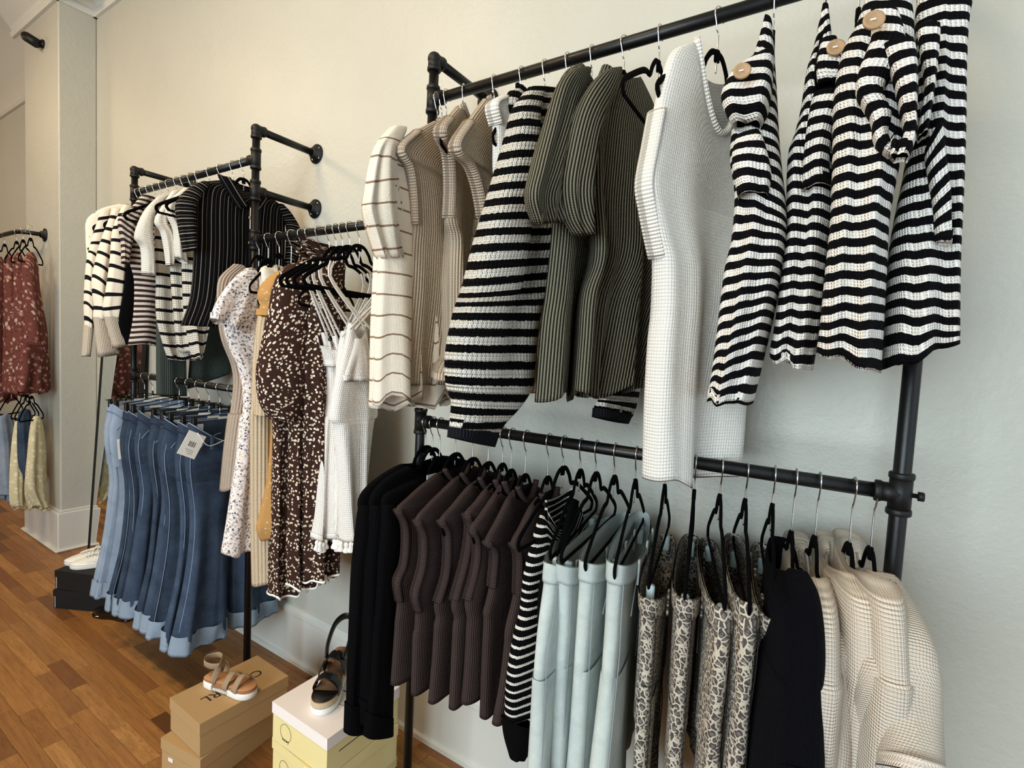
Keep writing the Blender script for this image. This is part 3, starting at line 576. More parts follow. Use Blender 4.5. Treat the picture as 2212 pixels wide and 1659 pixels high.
bunch(ST+' nearest the white vest, buttoned ruffle at its shoulder', 1675,
      c8((725, 110), (690, 250), (655, 360), (560, 560), (545, 760), (535, 950), (562, 1150), (545, 1400))+c9((505, 250), (470, 550), (440, 800), (415, 965)),
      c8((765, 125), (775, 260), (785, 420), (795, 600), (805, 800), (822, 980), (852, 1250), (845, 1400))+c9((822, 220), (775, 450), (715, 700), (645, 985)), (.04, .07, .12, .16, .18, .20, .22), -S-.07, (.014, 3.4), 4,
      sl=(dict(L=c8((640, 360), (540, 440), (482, 570), (500, 660), (545, 740)), R=c8((770, 300), (770, 420), (760, 540), (740, 640), (700, 730)), mat='seer', th=(.05, .09, .11, .06), w0=-.07, fold=(.008, 2)),
          dict(L=c8((560, 800), (540, 900), (545, 1000), (572, 1145)), R=c8((700, 760), (740, 880), (760, 1000), (742, 1125)), mat='seer', th=(.04, .07, .08, .07), w0=-.075, fold=(.006, 2))),
      btn=(c8((592, 415))[0], -.145), hl='black hanger of the striped top nearest the white vest')
bunch(ST+' in the middle, hanging narrow beside the gap', 1788,
      c8((1055, 40), (1005, 280), (962, 430), (930, 650), (895, 800), (858, 930), (850, 1250))+c9((850, 50), (822, 280), (785, 560), (760, 690), (770, 740)),
      c8((1090, 40), (1105, 180), (1130, 400), (1150, 550), (1140, 700), (1125, 900), (1115, 1250))+c9((1090, 50), (1070, 280), (1040, 560), (1015, 700), (1000, 800)), (.03, .06, .10, .14, .16, .17, .18), -S-.03, (.015, 3.2), 9,
      sl=(dict(L=c8((1050, 240), (1030, 330), (1020, 430), (1030, 505)), R=c8((1140, 225), (1160, 330), (1190, 440), (1185, 480)), mat='seer', th=(.03, .05, .06, .04), w0=-.065, fold=(.005, 2)),
          dict(L=c8((1000, 560), (960, 780), (940, 1000), (940, 1110)), R=c8((1150, 540), (1110, 760), (1095, 960), (1105, 1080)), mat='seer', th=(.05, .07, .08, .07), w0=-.06, fold=(.006, 2))),
      btn=(c8((1128, 280))[0], -.095), hl='black hanger of the middle striped top')
bunch(ST+' facing the room, with the large wooden button', 1861,
      c8((1310, -30), (1240, 180), (1165, 330), (1120, 560), (1110, 760), (1110, 930), (1100, 1250))+c9((1080, 150), (1060, 350), (1040, 560), (1020, 700)),
      c8((1560, -30), (1580, 180), (1560, 400), (1540, 600), (1520, 760), (1500, 930), (1440, 1250))+c9((1425, 150), (1415, 350), (1405, 560), (1390, 820)), (.05, .10, .14, .16, .18, .18, .18), -S-.10, (.016, 3.0), 13,
      sl=(dict(L=c8((1330, 60), (1330, 240), (1270, 400), (1245, 540), (1330, 700), (1350, 830), (1430, 905)), R=c8((1480, 60), (1530, 240), (1480, 400), (1400, 520), (1450, 660), (1430, 770), (1470, 850)), mat='seer', th=(.04, .06, .07, .06, .05, .04), w0=-.10, fold=(.006, 2)),
          dict(L=c8((1400, 280), (1460, 460), (1500, 640), (1520, 780), (1440, 900)), R=c8((1580, 240), (1600, 420), (1595, 640), (1588, 800), (1550, 920)), mat='seer', th=(.04, .06, .06, .05, .04), w0=-.12, fold=(.005, 2))),
      btn=(c8((1345, 125))[0], -.155), hl='black hanger of the striped top with the wooden button')
bunch(ST+' at the far right end of the upper rail', 1945,
      c8((1600, -40), (1580, 200), (1590, 420), (1560, 700), (1530, 950), (1470, 1250))+c9((1435, 150), (1420, 350), (1410, 560), (1395, 800)),
      c8((1925, -40), (1890, 150), (1872, 420), (1865, 700), (1855, 950), (1840, 1250))+c9((1826, 150), (1818, 350), (1815, 560), (1815, 645)), (.06, .10, .14, .17, .2, .2), -S-.04, (.016, 3.0), 17,
      sl=(dict(L=c8((1600, 150), (1620, 330), (1640, 500), (1610, 680), (1600, 800)), R=c8((1730, 140), (1720, 330), (1700, 500), (1680, 640), (1660, 770)), mat='seer', th=(.03, .05, .05, .04), w0=-.11, fold=(.004, 2)),
          dict(L=c8((1640, 880), (1660, 1000), (1690, 1200), (1705, 1400)), R=c8((1740, 700), (1760, 900), (1790, 1100), (1800, 1400)), mat='seer', th=(.03, .05, .04, .02), w0=-.10, fold=(.004, 2))), hl='black hanger of the striped top at the far right end')
# ---- lower rail, right bay
BLK = ((921, c11((420, 340), (330, 392), (190, 500), (130, 620)), c11((128, 640), (110, 800), (80, 1100), (60, 1500))+c12((45, 800), (30, 1238)), c11((230, 640), (210, 800), (180, 1100), (165, 1500))+c12((155, 800), (148, 1225)), 'first'),
       (936, c11((500, 350), (440, 372), (300, 460), (210, 600)), c11((205, 640), (190, 800), (160, 1100), (150, 1500))+c12((140, 800), (135, 1180)), c11((300, 640), (280, 800), (240, 1100), (230, 1500))+c12((220, 800), (215, 1190)), 'second'),
       (952, c11((640, 395), (570, 425), (400, 510), (300, 590)), c11((290, 640), (275, 800), (255, 1000), (240, 1300))+c12((225, 500), (205, 900), (168, 1265)), c11((400, 640), (390, 800), (380, 1100), (368, 1500))+c12((352, 700), (338, 1000), (336, 1250)), 'third'))
for hx, E, SL, SR, nth in BLK:
    fr = Fr(hx, ZL); t = fr.root('black_sweater', '%s of the three black long-sleeved sweaters left of the brown vests' % nth, 'sweater', 'black long-sleeved sweaters')
    L = fr.locs(E); L[0, 0] = .09; L = np.vstack([L, [(.22, -.30), (.205, -.45), (.205, -.62)]]); cloth('body', t, 'black', L, mirror(L), (.03, .045, .05, .05), fold=(.01, 3), seed=seed(), neck=(.09, .04, .01, .3), w0=-.01)
    sleeve(fr, t, SL, SR, 'black', (.05, .05, .045, .04), w0=.006, fold=(.003, 2), cuff=('black', .4))
    if nth == 'third':
        u_, z_ = fr.loc(925, 1028); box('neck_label', (u_-.02, u_+.02, .012, .014, z_-.007, z_+.007), 'paper', t)
    hung(fr, 'black hanger of the %s black sweater' % nth, group='hangers on the lower right rail', L=L)
BRN = ((986, ((700, 375), (560, 480), (460, 570), (376, 660), (425, 760), (432, 900), (415, 1050), (372, 1160), (388, 1300), (372, 1450)), ((372, 500), (355, 720), (340, 912))),
       (1023, ((820, 405), (700, 520), (590, 630), (512, 735), (556, 850), (548, 1050), (497, 1250), (520, 1370), (514, 1500)), ((505, 550), (495, 760), (487, 985))),
       (1057, ((945, 435), (860, 520), (770, 630), (682, 740), (724, 830), (716, 1100), (656, 1310), (668, 1420)), ((655, 500), (640, 750), (612, 1045))),
       (1088, ((1060, 450), (990, 530), (920, 620), (862, 690), (880, 780), (852, 1000), (772, 1300), (790, 1420)), ((780, 500), (765, 780), (747, 1080))),
       (1107, ((1130, 460), (1060, 560), (970, 690), (897, 800), (932, 880), (925, 1050), (866, 1290), (880, 1430)), ((875, 500), (860, 780), (837, 1045))),
       (1138, ((1210, 500), (1150, 600), (1080, 740), (1006, 890), (1056, 960), (1040, 1200), (992, 1400)), ((1000, 450), (985, 750), (970, 1145))),
       (1187, ((1385, 545), (1320, 640), (1250, 780), (1192, 900), (1224, 990), (1220, 1250), (1166, 1500)), ((1160, 650), (1130, 920), (1080, 1205))))
ORD = ('first', 'second', 'third', 'fourth', 'fifth', 'sixth', 'seventh')
for i, (hx, A, B) in enumerate(BRN):
    vest('sweater_vest', '%s brown fuzzy knit vest counting from the black sweaters' % ORD[i], 'brown knit vests', hx, ZL, c11(*A)+c12(*B), 'brown', 'brownrib', th=(.028, .04, .045, .05), neck=(.08, .045, .01, .3), opn=(.2, .5, .955), band=(3, len(A)-1), fold=(.006, 2.5), nb='brownrib', hlabel='black hanger of the %s brown vest' % ORD[i])
# black vest with thin white stripes
fr = Fr(1219, ZL); t = fr.root('striped_cardigan', 'black and white thin-striped knit with black edges, beside the pale jeans', 'cardigan')
L = fr.locs(c11((1500, 540), (1440, 640), (1400, 720))+c12((1300, 100), (1270, 380), (1232, 550), (1192, 800), (1180, 1000), (1182, 1180))); L[0, 0] = .08
cloth('body', t, 'zebra', L, mirror(L), (.03, .05, .06, .07), fold=(.01, 3), seed=4, neck=(.1, .1, .02, .3))
l2 = fr.locs(c12((1181, 1170), (1190, 1300), (1202, 1445))); r2 = fr.locs(c12((1292, 1150), (1285, 1290), (1262, 1390))); cloth('hem_band', t, 'black', l2, r2, (.08, .07, .03), fold=(.004, 2))
a = np.linspace(0, 2*math.pi, 24); pts = fr.locs(c12(*[(1335+52*math.cos(k), 350+270*math.sin(k)) for k in a])); cord('armhole_band', t, 'black', [(u, .045, z) for u, z in pts], .008, (.009, .012), 8, (0, 1, 0), 60)
pts = fr.locs(c11((1510, 560), (1470, 700), (1420, 900), (1400, 1100))+c12((1395, 500), (1375, 620))); cord('front_band', t, 'black', [(u, .05, z) for u, z in pts], .01, (.02, .010), 10, (0, 1, 0), 40)
hung(fr, 'black hanger of the thin-striped knit', group='hangers on the lower right rail')
def trousers(fr, t, E, mat, th=.05, seam='stitch', crotch=.30, wb=.042, fold=(.006, 2), hemcuff=None, split=.012, front=.03, wallhem=None, thw=None, leg_th=None, inseam=True, sd=None, hipw=None, hipmat=None):
    """E: room-side edge in (u,z), waist -> hem; hip tube, two legs, waistband, pockets, belt loops"""
    sd = seed() if sd is None else sd; z0 = E[0, 1]; zc = z0-crotch; zs = np.linspace(0, 1, 40); D = spline(E, 60)
    up = lambda z: float(np.interp(-z, -D[:, 1], D[:, 0])); zh = D[-1, 1]
    zz = np.array([z0, z0-.05, z0-.15, zc]); hip = np.array([(up(z), z) for z in zz]); thw = thw or (th*1.25, th*1.1, th)
    cloth('seat', t, hipmat or mat, hip, mirror(hip), thw, fold=(fold[0]*.7, 2), seed=sd, neck=(abs(hip[0, 0])+.001, front, .0, .9), hem=False, ramp0=0)
    zz = np.array([z0, z0-wb]); w_ = np.array([(up(z)+.003, z) for z in zz]); cloth('waistband', t, hipmat or mat, w_, mirror(w_, .258), (thw[0]+.008, thw[0]+.006), seed=sd, neck=(abs(w_[0, 0])+.004, front, .0, 8.), rows=6, hem=True)
    if seam == 'dstitch':
        wb_ = [o for o in t.children if o.name.startswith('waistband')][-1].data; q = np.array([v.co for v in wb_.vertices[:45]]); cord('waist_edge', t, seam, list(q), .0016, None, 5, (0, 0, 1), 90)
    zl = np.linspace(zc+.06, zh, 9)
    lt = leg_th or th
    for s_ in (1, -1):
        l = np.array([(up(z), z) for z in zl]); r = np.array([(split*min(1, max(0, (zc-z)/.1))+.002, z) for z in zl])
        if s_ < 0:
            l, r = r*[-1, 1], l*[-1, 1]; r[:, 0] = np.maximum(r[:, 0], -.262)
            if wallhem: k_ = np.clip((zc-zl)/(zc-zh), 0, 1); r[:, 0] = np.maximum(r[:, 0], -wallhem)
        cloth('leg', t, mat, l, r, lt, fold=fold, seed=sd+s_*3, n=36, ramp0=.0, hem=True)
        if hemcuff:
            q = lambda a, d: np.array([a[-1]*.82+a[-2]*.18, a[-1]*1.003]) + d
            k2 = .12; la, ra = np.array([l[-2]*(1-k2)+l[-1]*k2, l[-1]]), np.array([r[-2]*(1-k2)+r[-1]*k2, r[-1]])
            cloth('turned_up_hem', t, hemcuff, la+[.003, 0], ra-[.003, 0], (np.atleast_1d(lt)[-1]+.008,)*2, fold=fold, seed=sd+s_*3, n=36, rows=8, ramp0=-60)
    if seam:
        pts = [(up(z)-.008, th*.36, z) for z in np.linspace(z0-wb, zh+.02, 26)]; cord('side_seam', t, seam, pts, .0011, None, 5)
        cord('fly_seam', t, seam, [(.0, th*.62, z0-front), (.002, th*.62, z0-.1), (.0, th*.56, zc)], .0011, None, 5)
        a = np.linspace(0, 1, 9); cord('pocket_seam', t, seam, [(.06+.10*x, th*.56+.004, z0-wb-.005-.075*(x**1.8)) for x in a], .0012, None, 5)
    for x in (.11, -.02, -.12):
        b = box('belt_loop', (x-.006, x+.006, thw[0]*.5+.002, thw[0]*.5+.007, z0-wb-.012-front*.6, z0-front*.55), mat, t, .001)
    return up
LL = 'hangers on the lower right rail'
PJ = ((1256, ((1462, 60), (1425, 400), (1375, 700), (1330, 1000), (1290, 1300), (1275, 1493)), 'leftmost'), (1290, ((1545, 70), (1540, 400), (1525, 700), (1505, 1000), (1490, 1300), (1478, 1493)), 'second'),
      (1330, ((1715, 50), (1690, 400), (1675, 700), (1655, 1000), (1640, 1300), (1628, 1493)), 'third'), (1376, ((1920, 60), (1895, 400), (1880, 700), (1850, 1000), (1820, 1300), (1800, 1493)), 'rightmost'))
for hx, E, nth in PJ:
    fr = Fr(hx, ZL, tip=c12(E[0])[0], tu=.20); t = fr.root('pale_jeans', '%s of the pale blue jeans clipped between striped knit and leopard jeans' % nth, 'jeans', 'pale blue jeans')
    L = fr.locs(c12(*E)); L[:, 0] = np.clip(L[:, 0], .17, .25); L = np.vstack([L, [L[-1]+(L[-1]-L[-2])/np.linalg.norm(L[-1]-L[-2])*.16]]); trousers(fr, t, L, 'pale', .05, leg_th=(.05, .055, .06), fold=(.005, 2))
    hung(fr, 'black clip hanger of the %s pale jeans' % nth, 'velvetclip', LL)
LP = ((1440, ((48, 735), (45, 950), (42, 1200), (35, 1400), (30, 1659)), 'leftmost'), (1504, ((250, 735), (240, 950), (235, 1150), (215, 1400), (205, 1659)), 'second'), (1560, ((462, 790), (455, 1000), (440, 1200), (420, 1400), (395, 1659)), 'middle'),
      (1615, ((600, 760), (595, 1000), (575, 1200), (550, 1400), (530, 1659)), 'fourth'), (1674, ((735, 850), (705, 1050), (675, 1200), (640, 1400), (605, 1659)), 'rightmost'))
for hx, E, nth in LP:
    fr = Fr(hx, ZL, tip=c10(E[0])[0], tu=.20); t = fr.root('leopard_jeans', '%s of the grey leopard-print jeans on the lower right rail' % nth, 'jeans', 'leopard-print jeans')
    L = fr.locs(c10(*E)); L[:, 0] = np.clip(L[:, 0], .17, .235); L = np.vstack([L, [L[-1]+(L[-1]-L[-2])/np.linalg.norm(L[-1]-L[-2])*.16]]); trousers(fr, t, L, 'leopard', .045, leg_th=(.04, .035, .035), fold=(.006, 2), seam='ink')
    if nth == 'leftmost':
        q = fr.locs(c10((15, 1210), (60, 1215), (118, 1190), (122, 1300), (105, 1500)), .02); cord('pocket_seam', t, 'ink', [(u, .022, z) for u, z in q], .0012, None, 5)
    hung(fr, 'black clip hanger of the %s leopard jeans' % nth, 'velvetclip', LL)
# navy and ecru sweaters
def knit(name, label, group, hx, tip, tu, E, R, mat, sl, hl, th=(.04, .07, .09), neckmat='ecruband', neck=(.10, .10, .02, .22), fold=(.012, 2.2), lim=.25):
    fr = Fr(hx, ZL, tip=tip, tu=tu); t = fr.root(name, label, 'sweater', group)
    L = fr.locs(E); L[0, 0] = .085; L = np.vstack([L, [(L[-1, 0], -.95)]]); cloth('body', t, mat, L, mirror(L, lim), th, w0=-.012, fold=fold, seed=seed(), neck=neck)
    a = np.linspace(-1, 1, 17); n0, z0 = L[0]; s_ = 1
    cord('rolled_neck', t, neckmat, [(n0*1.02*x, .5*th[0]*math.sqrt(max(0.02, 1-x*x*.8))-.012, z0+.006-neck[1]*(1-x*x)) for x in a], .006, (.007, .007), 8, (0, 1, 0), 34)
    cord('rolled_neck', t, neckmat, [(n0*1.02*x, -.5*th[0]*math.sqrt(max(0.02, 1-x*x*.8))-.012, z0+.006-neck[2]*(1-x*x)) for x in a], .006, (.007, .007), 8, (0, 1, 0), 34)
    for k in sl: sleeve(fr, t, **k)
    hung(fr, hl, group=LL, L=L); return fr, t
knit('navy_sweater', 'dark navy knit sweater between leopard jeans and ecru sweaters', None, 1720, c10((890, 740))[0], .2, c10((800, 560), (850, 590), (895, 720), (915, 900), (905, 1200), (890, 1500)), None, 'navy',
     [dict(L=c10((820, 640), (790, 800), (770, 1000), (760, 1300), (755, 1760)), R=c10((905, 690), (920, 850), (922, 1050), (912, 1300), (900, 1760)), mat='navy', th=(.06, .08, .08, .08), w0=.0, fold=(.004, 2))], 'black hanger of the navy sweater', neckmat='navy', lim=.10)
knit('ecru_sweater', 'leftmost ecru knit sweater, touching the navy one', 'ecru knit sweaters', 1771, c10((1040, 760))[0], .2, c10((970, 660), (1000, 632), (1035, 740), (1060, 900), (1062, 1200), (1050, 1500)), None, 'ecru',
     [dict(L=c10((960, 680), (965, 850), (950, 1000), (935, 1250), (918, 1500), (910, 1760)), R=c10((1022, 660), (1052, 850), (1072, 1010), (1064, 1250), (1056, 1500), (1048, 1760)), mat='ecru', th=(.06, .08, .09, .08), w0=.01, fold=(.003, 2))], 'black hanger of the leftmost ecru sweater')
knit('ecru_sweater', 'middle ecru knit sweater with the wide folded sleeve', 'ecru knit sweaters', 1846, c10((1290, 810))[0], .2, c10((1140, 615), (1185, 580), (1240, 680), (1290, 810), (1300, 1200), (1260, 1500)), None, 'ecru',
     [dict(L=c10((1160, 600), (1190, 800), (1220, 1000), (1225, 1170), (1160, 1400), (1085, 1700)), R=c10((1225, 620), (1290, 800), (1340, 1000), (1372, 1200), (1330, 1420), (1270, 1700)), mat='ecru', th=(.06, .08, .09, .09), w0=.012, fold=(.003, 2))], 'black hanger of the middle ecru sweater')
knit('ecru_sweater', 'rightmost ecru knit sweater beside the end post', 'ecru knit sweaters', 1893, c10((1420, 800))[0], .2, c10((1260, 605), (1305, 585), (1370, 690), (1425, 810), (1450, 1200), (1440, 1500)), None, 'ecru',
     [dict(L=c10((1290, 600), (1340, 800), (1385, 1000), (1400, 1180), (1350, 1420), (1280, 1700)), R=c10((1345, 620), (1420, 780), (1470, 950), (1485, 1150), (1505, 1420), (1540, 1700)), mat='ecru', th=(.06, .08, .09, .09), w0=.012, fold=(.003, 2))], 'black hanger of the rightmost ecru sweater')
# ---- middle bay (single rail)
MG = 'hangers on the middle rail'
def dress(name, label, group, hx, E, mat, hl, th=(.03, .05, .08, .10), fold=(.014, 4), sl=(), neck=(.07, .03, .0, .3), cat='dress', hemw=.008, dy=0., tip=None, R=None, w0=0., kind='velvet'):
    fr = Fr(hx, ZM, tip=tip, tu=.2); t = fr.root(name, label, cat, group); L = fr.locs(E); L[0, 0] = min(L[0, 0], .1)
    Rr = mirror(L) if R is None else spline(fr.locs(R), len(L))
    cloth('body', t, mat, L, Rr, th, fold=fold, seed=seed(), neck=neck, hemw=hemw, w0=w0)
    for k in sl: sleeve(fr, t, **k)
    if hl: hung(fr, hl, kind, MG, L)
    return fr, t
def sh(pts, dx, dy=0): return [(x+dx, y+dy) for x, y in pts]
dress('ribbed_dress', 'taupe ribbed wrap dress with tied waist at the far end of the middle rail', None, 560, c3((330, 560), (240, 680), (235, 900), (262, 1100), (335, 1290), (352, 1430), (330, 1640))+c4((320, 150), (290, 400), (265, 685)), 'taupe', 'black hanger of the taupe ribbed dress', fold=(.016, 5), th=(.03, .05, .05, .04, .07, .08))
fr, t = dress('floral_dress', 'pale lilac floral dress with flutter sleeves on the middle rail', None, 580, c3((470, 590), (400, 640), (300, 760), (280, 1000), (330, 1180), (380, 1290), (420, 1450), (420, 1640))+c4((400, 200), (370, 500), (330, 750), (300, 950), (262, 1165)), 'lilac', 'black hanger of the pale floral dress', fold=(.018, 4.5), th=(.03, .06, .07, .06, .08, .1),
      sl=(dict(L=c3((440, 595), (330, 690), (230, 830), (183, 955)), R=c3((510, 620), (515, 760), (490, 920), (400, 1060)), mat='lilac', th=(.03, .045, .06, .07), w0=.03, fold=(.016, 3.4)),))
dress('linen_top', 'white linen sleeveless top behind the mustard dress', None, 604, c3((660, 570), (550, 590), (545, 700), (560, 900), (570, 1200)), 'linen', 'black hanger of the white linen top', cat='top', fold=(.008, 3))
dress('ribbed_cardigan', 'long sand-coloured ribbed cardigan between the pale and brown floral dresses', None, 630, c3((700, 600), (610, 680), (545, 850), (515, 1000), (490, 1250), (478, 1600))+c4((472, 150), (474, 500), (478, 900), (490, 1378)), 'tanrib', 'black hanger of the sand ribbed cardigan', fold=(.014, 4), th=(.03, .05, .06, .07), cat='cardigan',
      sl=(dict(L=c3((600, 800), (540, 930), (520, 1100), (515, 1400), (512, 1640))+c4((512, 158),), R=c3((660, 850), (620, 1000), (600, 1150), (595, 1400), (592, 1640))+c4((592, 160),), mat='tanrib', th=(.04, .05, .05), w0=.035, fold=(.004, 2)),))
dress('mustard_dress', 'mustard ruffled dress with white specks beside the brown floral dresses', None, 652, c3((740, 585), (650, 640), (600, 780), (610, 950), (620, 1200), (630, 1600))+c4((630, 300), (610, 600), (560, 850), (535, 960), (565, 1045)), 'mustard', 'black hanger of the mustard dress', fold=(.014, 5), th=(.03, .05, .06, .07),
      sl=(dict(L=c3((720, 590), (620, 650), (560, 720), (540, 800), (560, 860), (526, 930)), R=c3((760, 610), (700, 700), (670, 780), (650, 830), (650, 890), (620, 950)), mat='mustard', th=(.03, .06, .07, .06, .05), w0=.03, fold=(.012, 3)),))
BF = ((668, 0, 'left', (.0, 0)), (690, 62, 'middle', (34, -2)), (712, 150, 'right', (70, -4)))
for i, (hx, dx, nth, (px, py)) in enumerate(BF):
    E = c3((1010, 485), (880, 520), (740, 600), (680, 760), (650, 1000), (620, 1300), (630, 1640))+c4((640, 300), (638, 600), (632, 900), (622, 1200), (624, 1450)); E = sh(E, px, py) if i == 0 else [(x+px, y+(py if y < 900 else -18*i)) for x, y in E]
    sl = (dict(L=c3((1000, 490), (860, 540), (735, 575), (655, 700), (620, 900), (572, 1150), (542, 1350), (560, 1550), (620, 1680)), R=c3((1150, 500), (1130, 640), (1120, 760), (1090, 860), (1050, 960), (1010, 1080), (1010, 1280), (960, 1470), (830, 1690)), mat='brownfl', th=(.04, .07, .09, .10, .11, .12, .13, .12, .07), w0=.05, fold=(.010, 3)),) if i == 0 else ()
    fr, t = dress('floral_dress', '%s of the brown floral dresses with white hem piping%s' % (nth, ', puffed sleeve forward' if i == 0 else ''), 'brown floral dresses', hx, E, 'brownfl', 'black hanger of the %s brown floral dress' % nth, fold=(.022, 5), th=(.03, .06, .09, .11), sl=sl, hemw=.014)
    me = [o for o in t.children if o.name.startswith('body')][0].data; nv = 45; co = np.array([v.co for v in me.vertices]); ring = co[-3*nv:-2*nv]; cord('hem_piping', t, 'thread', list(ring)+[ring[0]], .0038, None, 6, (0, 1, 0), 150)
# white cami dresses with straps and tassels
CM = ((727, ((975, 1055), (1000, 1180), (1018, 1300), (1020, 1500), (1000, 1640)), ((975, 200), (955, 500), (935, 900), (915, 1050)), ((970, 1055), (1190, 905)), 'leftmost'),
      (741, ((1060, 1080), (1085, 1190), (1110, 1300), (1115, 1500), (1105, 1640)), ((1085, 200), (1060, 500), (1045, 900), (1040, 1040)), ((1090, 1190), (1210, 1060)), 'second'),
      (757, ((1200, 1050), (1212, 1180), (1215, 1300), (1200, 1500), (1190, 1640)), ((1180, 200), (1160, 500), (1145, 900), (1135, 1030)), ((1195, 1060), (1360, 925)), 'third'),
      (778, ((1290, 1000), (1310, 1180), (1350, 1400), (1370, 1640)), ((1340, 200), (1300, 500), (1260, 900), (1250, 1010)), ((1290, 960), (1400, 900)), 'rightmost'))
for i, (hx, A, B, top, nth) in enumerate(CM):
    fr = Fr(hx, ZM); t = fr.root('camisole_dress', '%s of the white waffle camisole dresses with tasselled hems' % nth, 'dress', 'white waffle camisole dresses')
    L = fr.locs(c3(*A)+c4(*B)); L[:, 0] = np.minimum(L[:, 0], .235)
    cloth('body', t, 'waffle', L, mirror(L), (.03, .05, .07, .09), fold=(.016, 4), seed=seed(), neck=(L[0, 0]*.9, .05, .02, .3), hemw=.004)
    l2 = L[:3]*1.0; l2[:, 0] += .012; cloth('bodice_flap', t, 'waffle', l2, mirror(l2), (.05, .07, .075), fold=(.008, 3), seed=seed(), neck=(.2, .05, .02, .8), rows=14)
    zt_ = -.15
    for s_ in (1, -1):
        for d in (.0, .022):
            u0, u1 = s_*.12, s_*(L[0, 0]*.72-d)
            cord('strap', t, 'waffle', [(u0-d*.6*s_, .008, -.138), (u0-d*.3*s_, .012, -.20), (u1, .02, L[0, 1]-.02)], .003, (.0045, .0018), 6, (0, 1, 0), 12)
    nt = 9; ring = np.array([v.co for v in [o for o in t.children if o.name.startswith('body')][0].data.vertices])[-3*45:-2*45]
    tv, tf, tu_ = lathe((0, 0, 0), (0, 0, -1), [(0, .003), (.004, .0075), (.010, .008), (.014, .006), (.030, .0125), (.034, .0115)], 10); tm = None
    for j in range(24, 45, 2):
        o = mesh_obj('tassel', tv, tf, 'thread', t, tu_) if tm is None else dup(tm, t)
        tm = tm or o; o.location = tuple(ring[j])
    hung(fr, 'black hanger of the %s white camisole dress' % nth, group=MG)
# ---- left bay, upper rail
UG = 'hangers on the upper left rail'
def top2(name, label, group, hx, body, sl, mat, hl, cat='sweater', th=(.03, .05, .06), fold=(.01, 3), neck=(.07, .03, .0, .3), R=None, hemw=.004, yaw=0):
    fr = Fr(hx, ZU, yaw=yaw); t = fr.root(name, label, cat, group); L = fr.locs(body); L[0, 0] = min(max(L[0, 0], .05), .1)
    Rr = mirror(L) if R is None else spline(fr.locs(R), len(L))
    cloth('body', t, mat, L, Rr, th, fold=fold, seed=seed(), neck=neck, hemw=hemw)
    for k in sl: sleeve(fr, t, **k)
    hung(fr, hl, group=UG, L=L); return fr, t
top2('eyelet_blouse', 'cream eyelet blouse at the far left end of the upper left rail', None, 300, cz((300, 240), (150, 280), (30, 370), (20, 500), (25, 620), (40, 800)), (), 'eyelet', 'black hanger of the cream eyelet blouse', 'blouse')
SS = ((310, cz((200, 285), (120, 400), (70, 600), (60, 900), (60, 1300)), cz((150, 300), (70, 560), (32, 720), (15, 950), (12, 1100), (18, 1270), (0, 1535)), cz((230, 290), (180, 560), (130, 850), (110, 1000), (90, 1200), (75, 1300), (48, 1535)), 'leftmost'),
      (324, cz((290, 260), (220, 380), (160, 600), (150, 900), (150, 1300)), cz((250, 290), (150, 560), (110, 720), (80, 900), (100, 1100), (95, 1200), (135, 1540)), cz((310, 300), (250, 600), (225, 800), (200, 1000), (190, 1120), (190, 1210), (300, 1515)), 'middle'),
      (338, cz((380, 240), (320, 360), (270, 600), (250, 900), (250, 1250)), cz((340, 250), (255, 450), (235, 700), (205, 940), (175, 1120), (187, 1200), (262, 1465)), cz((410, 270), (345, 450), (357, 750), (342, 960), (325, 1100), (325, 1200), (380, 1445)), 'rightmost'))
for hx, b, l, r, nth in SS:
    top2('striped_sweater', '%s of the cream sweaters with sparse black stripes on the upper left rail' % nth, 'cream sweaters with sparse black stripes', hx, b, (dict(L=l, R=r, mat='sparse', th=(.03, .05, .06, .06, .05), w0=.02, fold=(.006, 2), cuff=('oat', .93)),), 'sparse', 'black hanger of the %s cream striped sweater' % nth)
top2('black_tee', 'plain black top showing between cream striped and brown striped knits', None, 352, cz((470, 230), (400, 400), (380, 700), (345, 1000), (308, 1250), (375, 1435)), (), 'black', 'black hanger of the plain black top', 'top')
top2('striped_tee', 'brown and white narrow-striped knit tee with folded sleeve', None, 366, cz((560, 170), (470, 260), (420, 480), (395, 700), (438, 900), (430, 1200), (386, 1442)), (dict(L=cz((500, 165), (390, 290), (296, 372), (325, 560), (332, 740)), R=cz((570, 180), (500, 330), (440, 480), (400, 600), (376, 752)), mat='brstr', th=(.03, .05, .06, .05), w0=.02, fold=(.008, 2)),), 'brstr', 'black hanger of the brown striped tee', 'shirt', th=(.03, .05, .05))
CK = ((398, cz((700, 150), (620, 210), (610, 600), (618, 900), (620, 1200), (680, 1450), (722, 1568)), cz((620, 190), (515, 310), (442, 512), (498, 610), (506, 840)), cz((720, 170), (610, 320), (590, 470), (600, 700), (612, 850)), 'leftmost'),
      (414, cz((790, 130), (760, 200), (745, 600), (752, 900), (780, 1200), (805, 1435), (840, 1500)), cz((750, 140), (612, 370), (660, 470), (690, 600), (712, 770)), cz((810, 140), (710, 360), (765, 520), (775, 640), (762, 765)), 'middle'),
      (430, cz((890, 100), (860, 180), (845, 600), (850, 900), (870, 1200), (905, 1380), (945, 1560)), cz((850, 110), (705, 262), (770, 450), (782, 600), (792, 700)), cz((910, 110), (790, 300), (845, 480), (865, 640), (882, 750)), 'rightmost'))
for hx, b, l, r, nth in CK:
    top2('knit_sweater', '%s of the chunky cream knits with black stripes and ribbed cuffs' % nth, 'chunky cream knits with black stripes', hx, b, (dict(L=l, R=r, mat='creamrib', th=(.03, .05, .06, .05), w0=.03, fold=(.004, 2)),), 'creamstr', 'black hanger of the %s chunky cream knit' % nth, th=(.03, .05, .06))
